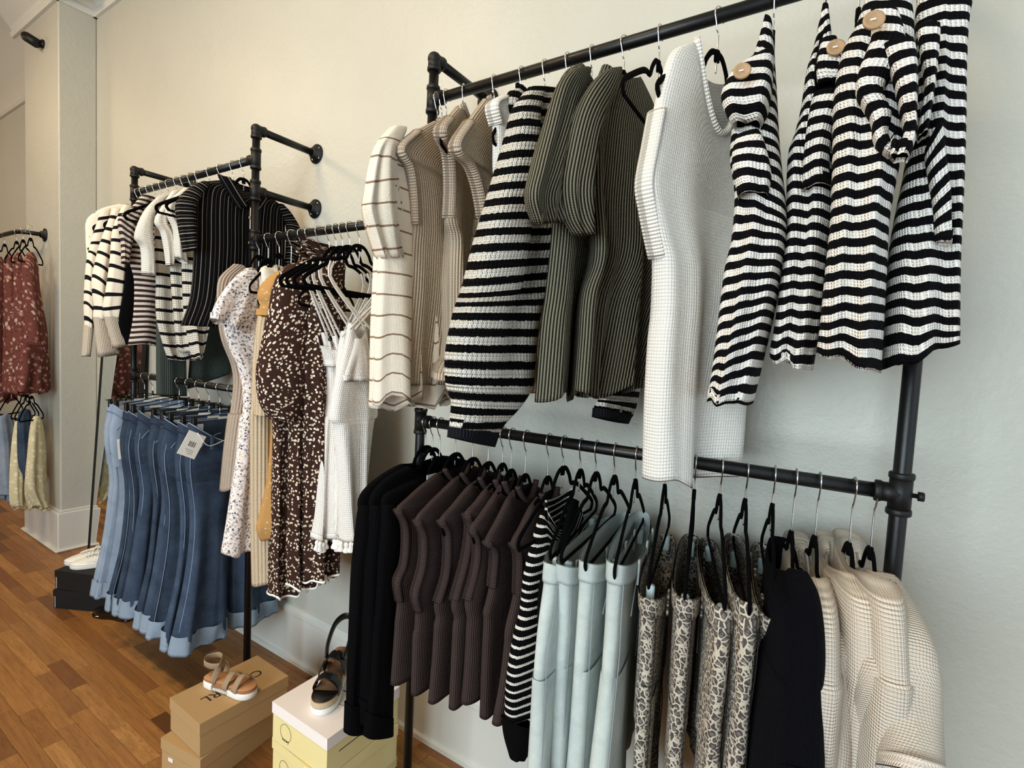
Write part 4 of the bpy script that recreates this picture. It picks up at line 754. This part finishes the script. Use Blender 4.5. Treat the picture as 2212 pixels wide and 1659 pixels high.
fr = Fr(384, ZU); t = fr.root('corduroy_trousers', 'grey-green corduroy trousers hanging below the pinstripe shirt', 'trousers')
l = fr.locs(c1((1010, 760), (1005, 1000), (1000, 1330), (1002, 1640))); r = fr.locs(c1((1180, 760), (1185, 1000), (1185, 1330), (1190, 1645))); cloth('leg', t, 'cord', l, r, .05, fold=(.006, 2), seed=3)
l = fr.locs(c1((1200, 760), (1210, 1000), (1230, 1330), (1210, 1600))); r = fr.locs(c1((1400, 760), (1420, 1000), (1480, 1330), (1480, 1500))); cloth('leg', t, 'cord', l, r, .05, w0=-.02, fold=(.008, 2), seed=4)
l = fr.locs(c1((1050, 560), (1010, 800))); r = fr.locs(c1((1330, 560), (1400, 800))); cloth('seat', t, 'cord', l, r, .05); hung(fr, 'black hanger of the grey-green corduroy trousers', group=UG)
for hx, nth in ((527, 'front'),):
    d = hx-527; k = lambda *p: [(x+d, y-d*.21) for x, y in c1(*p)]
    fr, t = top2('pinstripe_shirt', 'black pinstriped button shirt with collar on the upper left rail', None, hx, k((1470, 262), (1360, 268), (1270, 292), (1250, 430), (1250, 700), (1228, 1000), (1168, 1185)),
         (dict(L=k((1300, 268), (1215, 310), (1132, 410), (1150, 570), (1182, 725)), R=k((1340, 290), (1290, 360), (1252, 430), (1252, 570), (1256, 712)), mat='pinh', th=(.03, .05, .06, .05), w0=.015, fold=(.008, 2), both=True),), 'pin', 'black hanger of the pinstriped shirt', 'shirt', fold=(.012, 3.2), th=(.03, .04, .06, .07), hemw=.01)
    if nth == 'front':
        L0 = fr.locs(k((1470, 262),))[0]
        for s_ in (1, -1): cord('collar', t, 'pin', [(s_*.075, -.012, L0[1]+.006), (s_*.085, .018, L0[1]-.005), (s_*.052, .03, L0[1]-.06), (s_*.02, .036, L0[1]-.105)], .012, (.022, .003), 8, (s_*.3, 1, .2), 16)
        cord('button_placket', t, 'pin', [(0, .038, L0[1]-.11), (0, .046, L0[1]-.3), (0, .05, L0[1]-.52)], .01, (.013, .002), 8, (0, 1, 0), 16)
        for j in range(4):
            v, f, u = lathe((.0, .05, L0[1]-.14-.1*j), (0, 1, 0), [(0, .006), (.003, .006), (.0035, .004)], 12); mesh_obj('button', v, f, 'woodbtn', t, u)
        box('care_label', (-.03, -.008, .012, .014, L0[1]-.10, L0[1]-.03), 'paper', t)
        tg = box('price_tag', (-.028, .0, .05, .052, L0[1]-.19, L0[1]-.10), 'paper', t); box('barcode', (-.022, -.006, .052, .0525, L0[1]-.15, L0[1]-.12), 'ink', tg)
for hx in (455, 478, 505):
    fr = Fr(hx, ZU); hung(fr, {455: 'first black hanger right of the chunky cream knits', 478: 'second black hanger right of the chunky cream knits', 505: 'black hanger directly behind the pinstriped shirt'}[hx], group=UG)
# ---- left bay, lower rail: jeans on clip hangers
JN = []
J0 = c2((1300, 330), (1292, 480), (1268, 640), (1262, 800), (1272, 950), (1265, 1150), (1215, 1400), (1165, 1620))+c5((1010-60, 250),)
frA = Fr(500, ZL2); EA = frA.locs(J0)
XS = np.linspace(-1.70, frA.X, 10)
LBL = ['light blue', 'faded light blue', 'dark blue', 'dark blue', 'mid blue', 'dark blue', 'mid blue', 'dark blue', 'mid blue', 'mid blue']
for i, X in enumerate(XS):
    fr = Fr(0, ZL2, X=X, yaw=random.uniform(-6, 7)); f_ = i/9.
    nth = ORD[i] if i < 7 else ('eighth', 'ninth', 'front')[i-7]
    t = fr.root('blue_jeans', '%s wide-leg jeans from the mirror on the lower left rail%s' % (nth if i < 9 else 'tenth and front', ', pale wash' if i < 2 else ''), 'jeans', 'wide-leg blue jeans')
    jit = random.uniform(-.016, .012); z0 = -.135+random.uniform(-.02, .012)
    lean = .006*math.sin(i*2.1)
    E = np.array([(.165+jit, z0), (.175+jit, z0-.08), (.185+jit, z0-.18), (.165+jit, z0-.36), (.165+lean, z0-.52), (.185+lean, z0-.68), (.215, z0-.83), (.232, z0-.93)])
    mat = 'denimlt' if i < 2 else ('denimdk' if i in (2, 3, 5, 7) else 'denim')
    trousers(fr, t, E, mat, .05, seam='dstitch', crotch=.30, wb=.04, fold=(.015, 3.0), hemcuff='denimin', front=.085, leg_th=(.05, .05, .06, .08), thw=(.11, .08, .05), wallhem=.245, hipmat=None if i < 2 else 'denimdk')
    box('waist_label', (.095, .14, -.038, -.036, z0-.036, z0-.012), 'paper', t)
    ws = box('size_sticker', (-.03, .02, -.0575, -.0555, z0-.018, z0+.010), 'paper', t)
    v, f, u = lathe((.0, .053, z0-.105), (0, 1, 0), [(0, .0075), (.004, .008), (.006, .006)], 14); mesh_obj('button', v, f, 'silver' if i == 2 else 'copper', t, u)
    if i >= 3 and i < 9: box('folded_tag', (.115, .125, .03, .033, z0-.30, z0-.20), 'paper', t)
    hung(fr, 'steel clip hanger of the %s blue jeans' % (nth if i < 9 else 'tenth'), 'wire', 'steel clip hangers on the lower left rail')
    if i in (1, 9):
        uu, zz = fr.loc(*(c2((1225, 535))[0] if i == 9 else c2((810, 555))[0]), .055)
        tg = mesh_obj('price_tag', *box_vf(-.036, .036, -.0008, .0008, -.048, .048)[:2], 'paper', t, None, False); tg.location = (uu, .058, zz); tg.rotation_euler = (0, math.radians(-28 if i == 9 else 4), 0)
        for j, (a, w_) in enumerate(((-.012, .002), (-.008, .001), (-.004, .003), (.002, .001), (.005, .002), (.010, .003))): box('barcode_line', (a, a+w_, .0008, .0012, -.008, .012), 'ink', tg)
        for j in range(3): box('printed_line', (-.018, .016-.006*j, .0008, .0012, -.022-.007*j, -.020-.007*j), 'stitch', tg)
        if i == 9: cord('tag_string', t, 'thread', [(uu-.02, .06, zz+.045), (uu-.06, .066, z0-.085), (uu-.13, .064, z0-.07), (uu-.15, .06, z0-.09)], .0012, None, 5)
# ---- far rack on the pilaster
FY = PY-.13; FZ = 2.17
fx = float(on_y(98, 520, PY)[0]); fe = float(on_y(66, 517, FY)[0])
far = thing('wall_clothes_rail', 'black bent clothes rail fixed to the pilaster, holding red floral dresses', 'clothes rack', None, (fx, PY, 0)); o2 = np.array([fx, PY, 0])
rp('rail', [sweep([(fx, PY, FZ), (fx-.02, FY+.03, FZ), (fx-.10, FY, FZ), (fx-.5, FY-.002, FZ), (fx-1.2, FY, FZ), (fx-1.9, FY, FZ)], .0145, 12, k=40)], 'pipe', far, o2)
rp('wall_flange', [lathe((fx, PY-.0005, FZ), (0, -1, 0), [(0, .045), (.006, .045), (.009, .025), (.026, .022)])], 'fitting', far, o2)
rp('rail', [sweep([(fx-.10, FY, 1.14), (fx-1.9, FY, 1.14)], .0145, 12, k=2)], 'pipe', far, o2); rp('wall_arm', [sweep([(fx-.10, FY, 1.14), (fx-.10, PY, 1.14)], .0145, 12, k=2)], 'pipe', far, o2)
def far_tube(hx, Z, name, label, cat, group, Lp, Rp, mat, th, fold, parts=None, w0=0.):
    fr = Fr(hx, Z, yaw=38, Y=FY); t = fr.root(name, label, cat, group); l, r = fr.locs(Lp), fr.locs(Rp); c = (l[0]+r[0])/2; l = np.vstack([[c*.8+l[0]*.2+(0, .05)], l]); r = np.vstack([[c*.8+r[0]*.2+(0, .05)], r]); l[:, 0] = np.maximum(l[:, 0], -.095); r[:, 0] = np.maximum(r[:, 0], -.095); cloth('body', t, mat, r, l, th, w0=w0, fold=fold, seed=seed(), hemw=.01, ramp0=0, cap=True)
    return fr, t
cf = crop(0, 480, 2.369)
RD = ((10, ((-25, 200), (-40, 300), (-60, 500), (-60, 750), (-60, 930)), ((20, 230), (45, 300), (52, 500), (45, 700), (60, 910)), 'leftmost'), (34, ((30, 190), (30, 260), (35, 450), (40, 650), (40, 880)), ((75, 230), (90, 270), (95, 450), (95, 600), (110, 880)), 'second'),
      (60, ((75, 190), (85, 260), (90, 450), (90, 650), (95, 880)), ((110, 200), (130, 270), (140, 450), (140, 640), (150, 870)), 'third'), (84, ((135, 180), (125, 240), (135, 450), (140, 650), (130, 880)), ((182, 210), (190, 360), (225, 560), (255, 700), (280, 860)), 'rightmost'))
RDX = ((8, 'leftmost'), (36, 'second'), (58, 'third'), (80, 'rightmost'))
for (_, Lp, Rp, nth), hx in zip(RD, (10, 36, 50, 66)):
    fr, t = far_tube(hx, FZ, 'floral_dress', '%s of the rust red floral dresses on the far left rail' % nth, 'dress', 'rust red floral dresses', cf(*Lp), cf(*Rp), 'redfl', (.03, .06, .08, .10), (.012, 3))
    if nth == 'rightmost':
        l, r = fr.locs(cf((125, 620), (115, 760), (100, 880)), .03), fr.locs(cf((240, 640), (262, 740), (282, 855)), .03); l[:, 0] = np.maximum(l[:, 0], -.10); r[:, 0] = np.maximum(r[:, 0], -.10); cloth('ruffle', t, 'redfl', r, l, .06, w0=.02, fold=(.02, 4), hemw=.01)
    hung(fr, 'black hanger of the %s red floral dress' % nth, group='hangers on the far left rail', kx=.45)
LT = ((24, ((-10, 1020), (0, 1150), (10, 1400)), ((60, 1010), (70, 1150), (50, 1430)), 'denimlt', 'blue denim jacket below the red dresses at the left edge'), (50, ((85, 1030), (65, 1200), (60, 1430), (95, 1455)), ((115, 1030), (135, 1150), (130, 1450), (130, 1465)), 'lace', 'left of two cream lace tops below the red dresses'), (58, ((100, 1010), (110, 1200), (135, 1300)), ((150, 980), (150, 1150), (145, 1320)), 'denim', 'blue denim piece between the cream lace tops'), (68, ((165, 1030), (150, 1160), (140, 1350), (180, 1465)), ((210, 1030), (240, 1150), (258, 1390), (225, 1470)), 'lace', 'right of two cream lace tops below the red dresses'))
for hx, Lp, Rp, mat, lab in LT:
    fr, t = far_tube(hx, 1.14, 'lace_top' if mat == 'lace' else 'denim_jacket', lab, 'top' if mat == 'lace' else 'jacket', None, cf(*Lp), cf(*Rp), mat, (.03, .06, .08), (.012, 3)); hung(fr, 'black hanger of the '+lab.replace(' below the red dresses', '').replace(' at the left edge', ' far left'), group='hangers on the far left lower rail', kx=.45)
# ------------------------------------------------------------------ boxes
MT['kraft'] = plain('kraft_card', hexc('#b08f63'), .75, bump=(500, .0002)); MT['yellow'] = plain('pale_yellow_card', hexc('#e6d69a'), .7); MT['whitecard'] = plain('white_card_lid', hexc('#efe6e2'), .6); MT['blackcard'] = plain('black_card', hexc('#08080a'), .7)
def shoebox(label, group, loc, rz, sx, sy, h, mat, lidmat, lidh=.04, ov=.0025):
    t = thing('shoe_box', label, 'box', group, loc, rz); a, b = sx/2, sy/2
    v, f, u = merge(box_vf(-a, a, -b, -b+.002, 0, h-.003), box_vf(-a, a, b-.002, b, 0, h-.003), box_vf(-a, -a+.002, -b+.002, b-.002, 0, h-.003), box_vf(a-.002, a, -b+.002, b-.002, 0, h-.003), box_vf(-a+.002, a-.002, -b+.002, b-.002, .0005, .002)); mesh_obj('box_base', v, f, mat, t, u, False)
    a += ov; b += ov
    v, f, u = merge(box_vf(-a, a, -b, b, h-.002, h), box_vf(-a, a, -b, -b+.0018, h-lidh, h-.002), box_vf(-a, a, b-.0018, b, h-lidh, h-.002), box_vf(-a, -a+.0018, -b+.0018, b-.0018, h-lidh, h-.002), box_vf(a-.0018, a, -b+.0018, b-.0018, h-lidh, h-.002)); lid = mesh_obj('lid', v, f, lidmat, t, u, False)
    return t, lid
def text(name, parent, s, size, mat, mw, spacing=1.):
    cu = bpy.data.curves.new(name, 'FONT'); cu.body = s; cu.size = size; cu.extrude = .0003; cu.align_x = 'CENTER'; cu.align_y = 'CENTER'; cu.space_character = spacing
    o = bpy.data.objects.new('tmp', cu); COL.objects.link(o); me = bpy.data.meshes.new_from_object(o.evaluated_get(bpy.context.evaluated_depsgraph_get())); bpy.data.objects.remove(o)
    me.materials.clear(); me.materials.append(MT[mat]); q = bpy.data.objects.new(name, me); COL.objects.link(q); q.parent = parent; q.matrix_basis = mw; return q
def ring(name, parent, r, mat, mw, w=.0011):
    a = np.linspace(0, 2*math.pi, 49); v, f, u = sweep([(r*math.cos(k), r*math.sin(k), 0) for k in a], w, 4, k=0, cap=False); o = mesh_obj(name, v, f, mat, parent, u); o.matrix_basis = mw; return o
RX = lambda d: Matrix.Rotation(math.radians(d), 4, 'X'); RZ = lambda d: Matrix.Rotation(math.radians(d), 4, 'Z'); TR = lambda *p: Matrix.Translation(p)
kb2, _ = shoebox('lower kraft cardboard shoe box, turned a little, on the wood floor', 'kraft shoe boxes', (-.535, -.475, .001), math.radians(8), .205, .335, .118, 'kraft', 'kraft', .04)
for x in (-.05, .05): box('punched_hole', (x-.012, x+.012, -.171, -.1685, .05, .062), 'whitecard', kb2)
kb1, lid = shoebox('upper kraft cardboard shoe box printed with letters, under the tan sandal', 'kraft shoe boxes', (-.520, -.466, .121), math.radians(-1), .21, .315, .118, 'kraft', 'kraft', .042)
text('printed_letters', lid, 'C', .055, 'ink', TR(.0, .095, .1183) @ RZ(-90)); text('printed_letters', lid, 'GIRL', .055, 'ink', TR(.0, -.045, .1183) @ RZ(-90))
WB = ((.001, 2, 'bottom'), (.127, -3, 'middle'), (.253, 0, 'top'))
for z, rz, nth in WB:
    t, lid = shoebox({'bottom': 'bottom pale yellow shoe box of the stack under the black sandal', 'middle': 'middle pale yellow shoe box with the barcode label', 'top': 'top pale yellow shoe box with white lid, under the black sandal'}[nth], 'pale yellow shoe boxes', (-.022, -.392, z), math.radians(rz), .265, .285, .123, 'yellow', 'whitecard' if nth == 'top' else 'yellow', .036)
    ring('printed_circle', t, .027, 'ink', TR(-.065, -.1430, .048) @ RX(90), .0006)
    text('printed_letters', t, 'oooy', .014, 'ink', TR(-.065, -.1432, .024) @ RX(90), 1.2)
    if nth != 'top':
        lb = box('barcode_label', (.045, .12, -.1462, -.1455, .085, .118), 'paper', lid)
        for j in range(8): box('barcode_line', (.052+.006*j, .0545+.006*j, -.1466, -.1461, .100, .114), 'ink', lb)
        for j in range(2): box('printed_line', (.052, .110-.02*j, -.1466, -.1461, .089+.005*j, .0905+.005*j), 'ink', lb)
    box('printed_line', (.1328, .1333, -.10, -.02, .055, .0575), 'ink', t)
    if nth == 'top':
        ring('printed_circle', lid, .075, 'ink', TR(.035, .045, .1232), .0007)
        box('printed_line', (.0, .04, .02, .024, .123, .1233), 'ink', lid)
for z, rz, nth, xo in ((.001, 2, 'lower', 0), (.107, -2, 'upper', .012)):
    t, lid = shoebox('%s black shoe box %s' % (nth, 'standing on the floor near the mirror' if nth == 'lower' else 'under the white sneakers'), 'black shoe boxes', (-2.14+xo, -.335, z), math.radians(26+rz), .32, .19, .104, 'blackcard', 'blackcard', .035)
    box('white_edge', (-.1535, -.1515, -.096, -.094, .004, .066), 'paper', t)
# ------------------------------------------------------------------ shoes
def outline(pts, n=44):
    P = np.array(pts); return spline(np.vstack([P, P[:1]]), n+1)[:-1]
def slab(ol, z0, z1, dz=None, n=None):
    """extruded sole; dz(x) lifts points; ol (x along foot, y across)"""
    n = len(ol); f = dz or (lambda x, y: 0)
    rings = []
    for z, k in ((z0, .97), (z0+.002, 1), (z1-.002, 1), (z1, .97)):
        c = ol.mean(0); q = c+(ol-c)*k; rings.append(np.array([(x, y, z+f(x, y)) for x, y in q]))
    V = np.vstack(rings); F = [tuple(q) for q in grid_faces(4, n)]+[tuple(range(n))[::-1], tuple(3*n+i for i in range(n))]
    return V, F, V[:, :2]
FOOT = [(0, .0), (.004, .026), (.05, .034), (.10, .032), (.16, .042), (.205, .043), (.235, .026), (.245, .0), (.232, -.026), (.20, -.038), (.15, -.034), (.10, -.027), (.05, -.032), (.004, -.024)]
MT['soletan'] = plain('tan_suede', hexc('#b98256'), .8, bump=(300, .0005)); MT['cork'] = plain('brown_cork', hexc('#9b6a4a'), .85, bump=(200, .001)); MT['solewhite'] = plain('white_rubber', hexc('#efece6'), .5); MT['tanstrap'] = fab('tan_elastic', hexc('#b29a80'), rib=(.003, .0006, 'v')); MT['blackleather'] = plain('black_leather', hexc('#0d0c0d'), .38, bump=(250, .0006)); MT['insole'] = plain('brown_insole', hexc('#8d6648'), .6); MT['jute'] = plain('jute_rope', hexc('#c9b190'), .9, bump=(260, .003)); MT['canvas'] = fab('white_canvas', hexc('#ece8de'), weave=(.0025, .0025, .0004)); MT['navyline'] = plain('navy_line', hexc('#22263a'), .6)
def strap(name, parent, mat, pts, half, th=.0018, up=(1, 0, 0), k=24): return cord(name, parent, mat, pts, .01, (th, half), 10, up, k)
# tan sandal
sd = thing('sandal', 'tan strappy sandal with white chunky sole on the kraft box', 'sandal', None, (-.605, -.508, .2405), math.radians(15)); sd.scale = (.88, .88, .88)
ol = outline(FOOT)
v, f, u = slab(ol, .014, .036); mesh_obj('midsole', v, f, 'cork', sd, u); v, f, u = slab(ol*[1, .97], .036, .042); mesh_obj('footbed', v, f, 'soletan', sd, u)
def clipped(x0, x1, sc=1.03):
    P = np.array([(min(max(x, x0), x1), y) for x, y in outline(FOOT, 80)*[1, sc]]); return P
v, f, u = slab(clipped(-.002, .062), .0, .030); mesh_obj('heel_sole', v, f, 'solewhite', sd, u); v, f, u = slab(clipped(.135, .249), .0, .027); mesh_obj('toe_sole', v, f, 'solewhite', sd, u)
for j in range(9): box('tread_lug', (.064+.008*j, .069+.008*j, -.034, .034, .004, .015), 'solewhite', sd, .001)
for x, w_ in ((.135, .014), (.185, .014)): strap('strap', sd, 'tanstrap', [(x-.006, -.040, .028), (x-.002, -.037, .050), (x, -.018, .072), (x, .0, .078), (x+.002, .022, .070), (x+.004, .042, .048), (x+.006, .046, .028)], w_)
strap('ankle_strap', sd, 'tanstrap', [(.06, -.034, .035), (.075, -.032, .07), (.085, -.02, .105), (.075, .0, .118), (.045, .028, .112), (.012, .03, .108), (-.005, .0, .108), (.01, -.026, .106), (.05, -.032, .104), (.085, -.018, .104)], .013, up=(0, 0, 1), k=50)
strap('side_strap', sd, 'tanstrap', [(.055, .036, .034), (.07, .035, .07), (.08, .015, .108)], .012)
# black wedge sandal
bs = thing('wedge_sandal', 'black leather sandal with espadrille platform on the white box lid', 'sandal', None, (-.118, -.290, .3765), math.radians(-57))
lift = lambda x, y: .034*max(0, min(1, (.15-x)/.13))
v, f, u = slab(ol, .0, .022); mesh_obj('outsole', v, f, 'solewhite', bs, u)
v, f, u = slab(ol*[1, .99], .020, .026); mesh_obj('grey_stripe', v, f, 'stitch', bs, u)
n_ = len(ol); rr = []
for z, k in ((.024, 0.), (.036, 1.), (.04, 1.)): rr.append(np.array([(x, y*.99, z+lift(x, y)*k) for x, y in ol]))
V = np.vstack(rr); mesh_obj('jute_wedge', V, [tuple(q) for q in grid_faces(3, n_)]+[tuple(2*n_+i for i in range(n_))], 'jute', bs, V[:, :2])
v, f, u = slab(ol*[1, .96], .039, .044, lift); mesh_obj('footbed', v, f, 'insole', bs, u)
tp = np.array([(min(max(x, .19), .243), y*.93) for x, y in outline(FOOT, 60)]); v, f, u = slab(tp, .0442, .0455); mesh_obj('toe_pad', v, f, 'blackleather', bs, u)
strap('toe_strap', bs, 'blackleather', [(.165, -.038, .035), (.172, -.037, .060), (.18, -.02, .083), (.182, .0, .089), (.182, .022, .083), (.18, .042, .060), (.178, .045, .035)], .021)
strap('cross_strap', bs, 'blackleather', [(.085, -.032, .05), (.10, -.030, .085), (.115, -.012, .115), (.12, .004, .119), (.112, .022, .112), (.10, .034, .08), (.09, .037, .05)], .024)
for a in (1, -1): strap('side_strap', bs, 'blackleather', [(.16, a*.036, .045), (.14, a*.036, .07), (.12, a*.028, .10)], .005)
strap('slingback_strap', bs, 'blackleather', [(.108, -.026, .10), (.07, -.034, .13), (.02, -.03, .165), (-.012, -.012, .178), (-.014, .012, .178), (.02, .032, .165), (.07, .036, .13), (.108, .03, .10)], .016, .0055, up=(.5, 0, 1), k=44)
# white sneakers
def sneaker(label, loc, rz, s=1.):
    t = thing('canvas_sneaker', label, 'sneaker', 'white canvas sneakers', loc, math.radians(rz)); t.scale = (s, s, s)
    v, f, u = slab(outline(FOOT)*[1.06, 1.08], 0, .026); mesh_obj('rubber_sole', v, f, 'solewhite', t, u)
    v, f, u = slab(outline(FOOT)*[1.065, 1.09], .021, .024); mesh_obj('foxing_line', v, f, 'navyline', t, u)
    xs = [(.002, .075, .026), (.04, .078, .032), (.085, .076, .034), (.12, .072, .037), (.16, .062, .040), (.20, .048, .038), (.235, .036, .026), (.252, .028, .010)]
    rings = []
    for x, h, hw in xs:
        a = np.linspace(0, math.pi, 13); rings.append([(x, hw*math.cos(k)*(1 if True else 0), .022+(h-.022)*math.sin(k)**.75) for k in a])
    V = np.array(rings).reshape(-1, 3); F = [tuple(q) for q in grid_faces(len(xs), 13, False)]
    F = [q for q in F if not (q[0]//13 < 2 and 3 <= q[0] % 13 <= 8)]
    o = mesh_obj('canvas_upper', V, F, 'canvas', t, V[:, :2]); 
    cord('tongue', t, 'canvas', [(.085, 0, .084), (.12, 0, .078), (.165, 0, .066), (.185, 0, .058)], .01, (.016, .004), 10, (0, 0, 1), 14)
    for j in range(5):
        x = .10+.017*j; z = .081-.0045*j
        cord('lace', t, 'thread', [(x, -.018, z-.006), (x+.004, 0, z+.003), (x, .018, z-.006)], .0028, None, 6, (0, 0, 1), 8)
        for a in (1, -1):
            v, f, u = lathe((x, a*.022, z-.008), (0, a*.6, 1), [(0, .0035), (.002, .0035), (.0025, .002)], 8); mesh_obj('eyelet', v, f, 'steel', t, u)
    cord('bow', t, 'thread', [(.105, -.002, .088), (.11, -.03, .082), (.125, -.025, .078), (.108, 0, .087), (.112, .03, .082), (.125, .024, .078), (.107, 0, .088)], .0022, None, 6, (0, 0, 1), 40)
    return t
sneaker('left white canvas sneaker on the black shoe boxes', (-2.135, -.225, .2125), 180+52); sneaker('right white canvas sneaker on the black shoe boxes, partly behind jeans', (-2.055, -.225, .2125), 180+52)
# shiny black shoe under the jeans
bsx = thing('black_shoe', 'shiny black shoe on the floor under the jeans', 'shoe', None, (-1.78, -.30, 0.0), math.radians(200)); MT['patent'] = plain('patent_leather', hexc('#050506'), .12, coat=1.)
v, f, u = slab(outline(FOOT), .0, .012); mesh_obj('sole', v, f, 'patent', bsx, u)
rings = [[(x, hw*math.cos(k), .01+h*math.sin(k)**.8) for k in np.linspace(0, math.pi, 11)] for x, h, hw in ((.0, .05, .024), (.06, .048, .031), (.11, .045, .032), (.16, .042, .040), (.21, .035, .036), (.24, .02, .014))]
V = np.array(rings).reshape(-1, 3); F = [tuple(q) for q in grid_faces(6, 11, False)]; F = [q for q in F if not (q[0]//11 < 3 and 3 <= q[0] % 11 <= 6)]; mesh_obj('upper', V, F, 'patent', bsx, V[:, :2])
strap('strap', bsx, 'patent', [(.10, -.034, .03), (.105, -.02, .05), (.105, .0, .056), (.105, .02, .05), (.10, .034, .03)], .008)
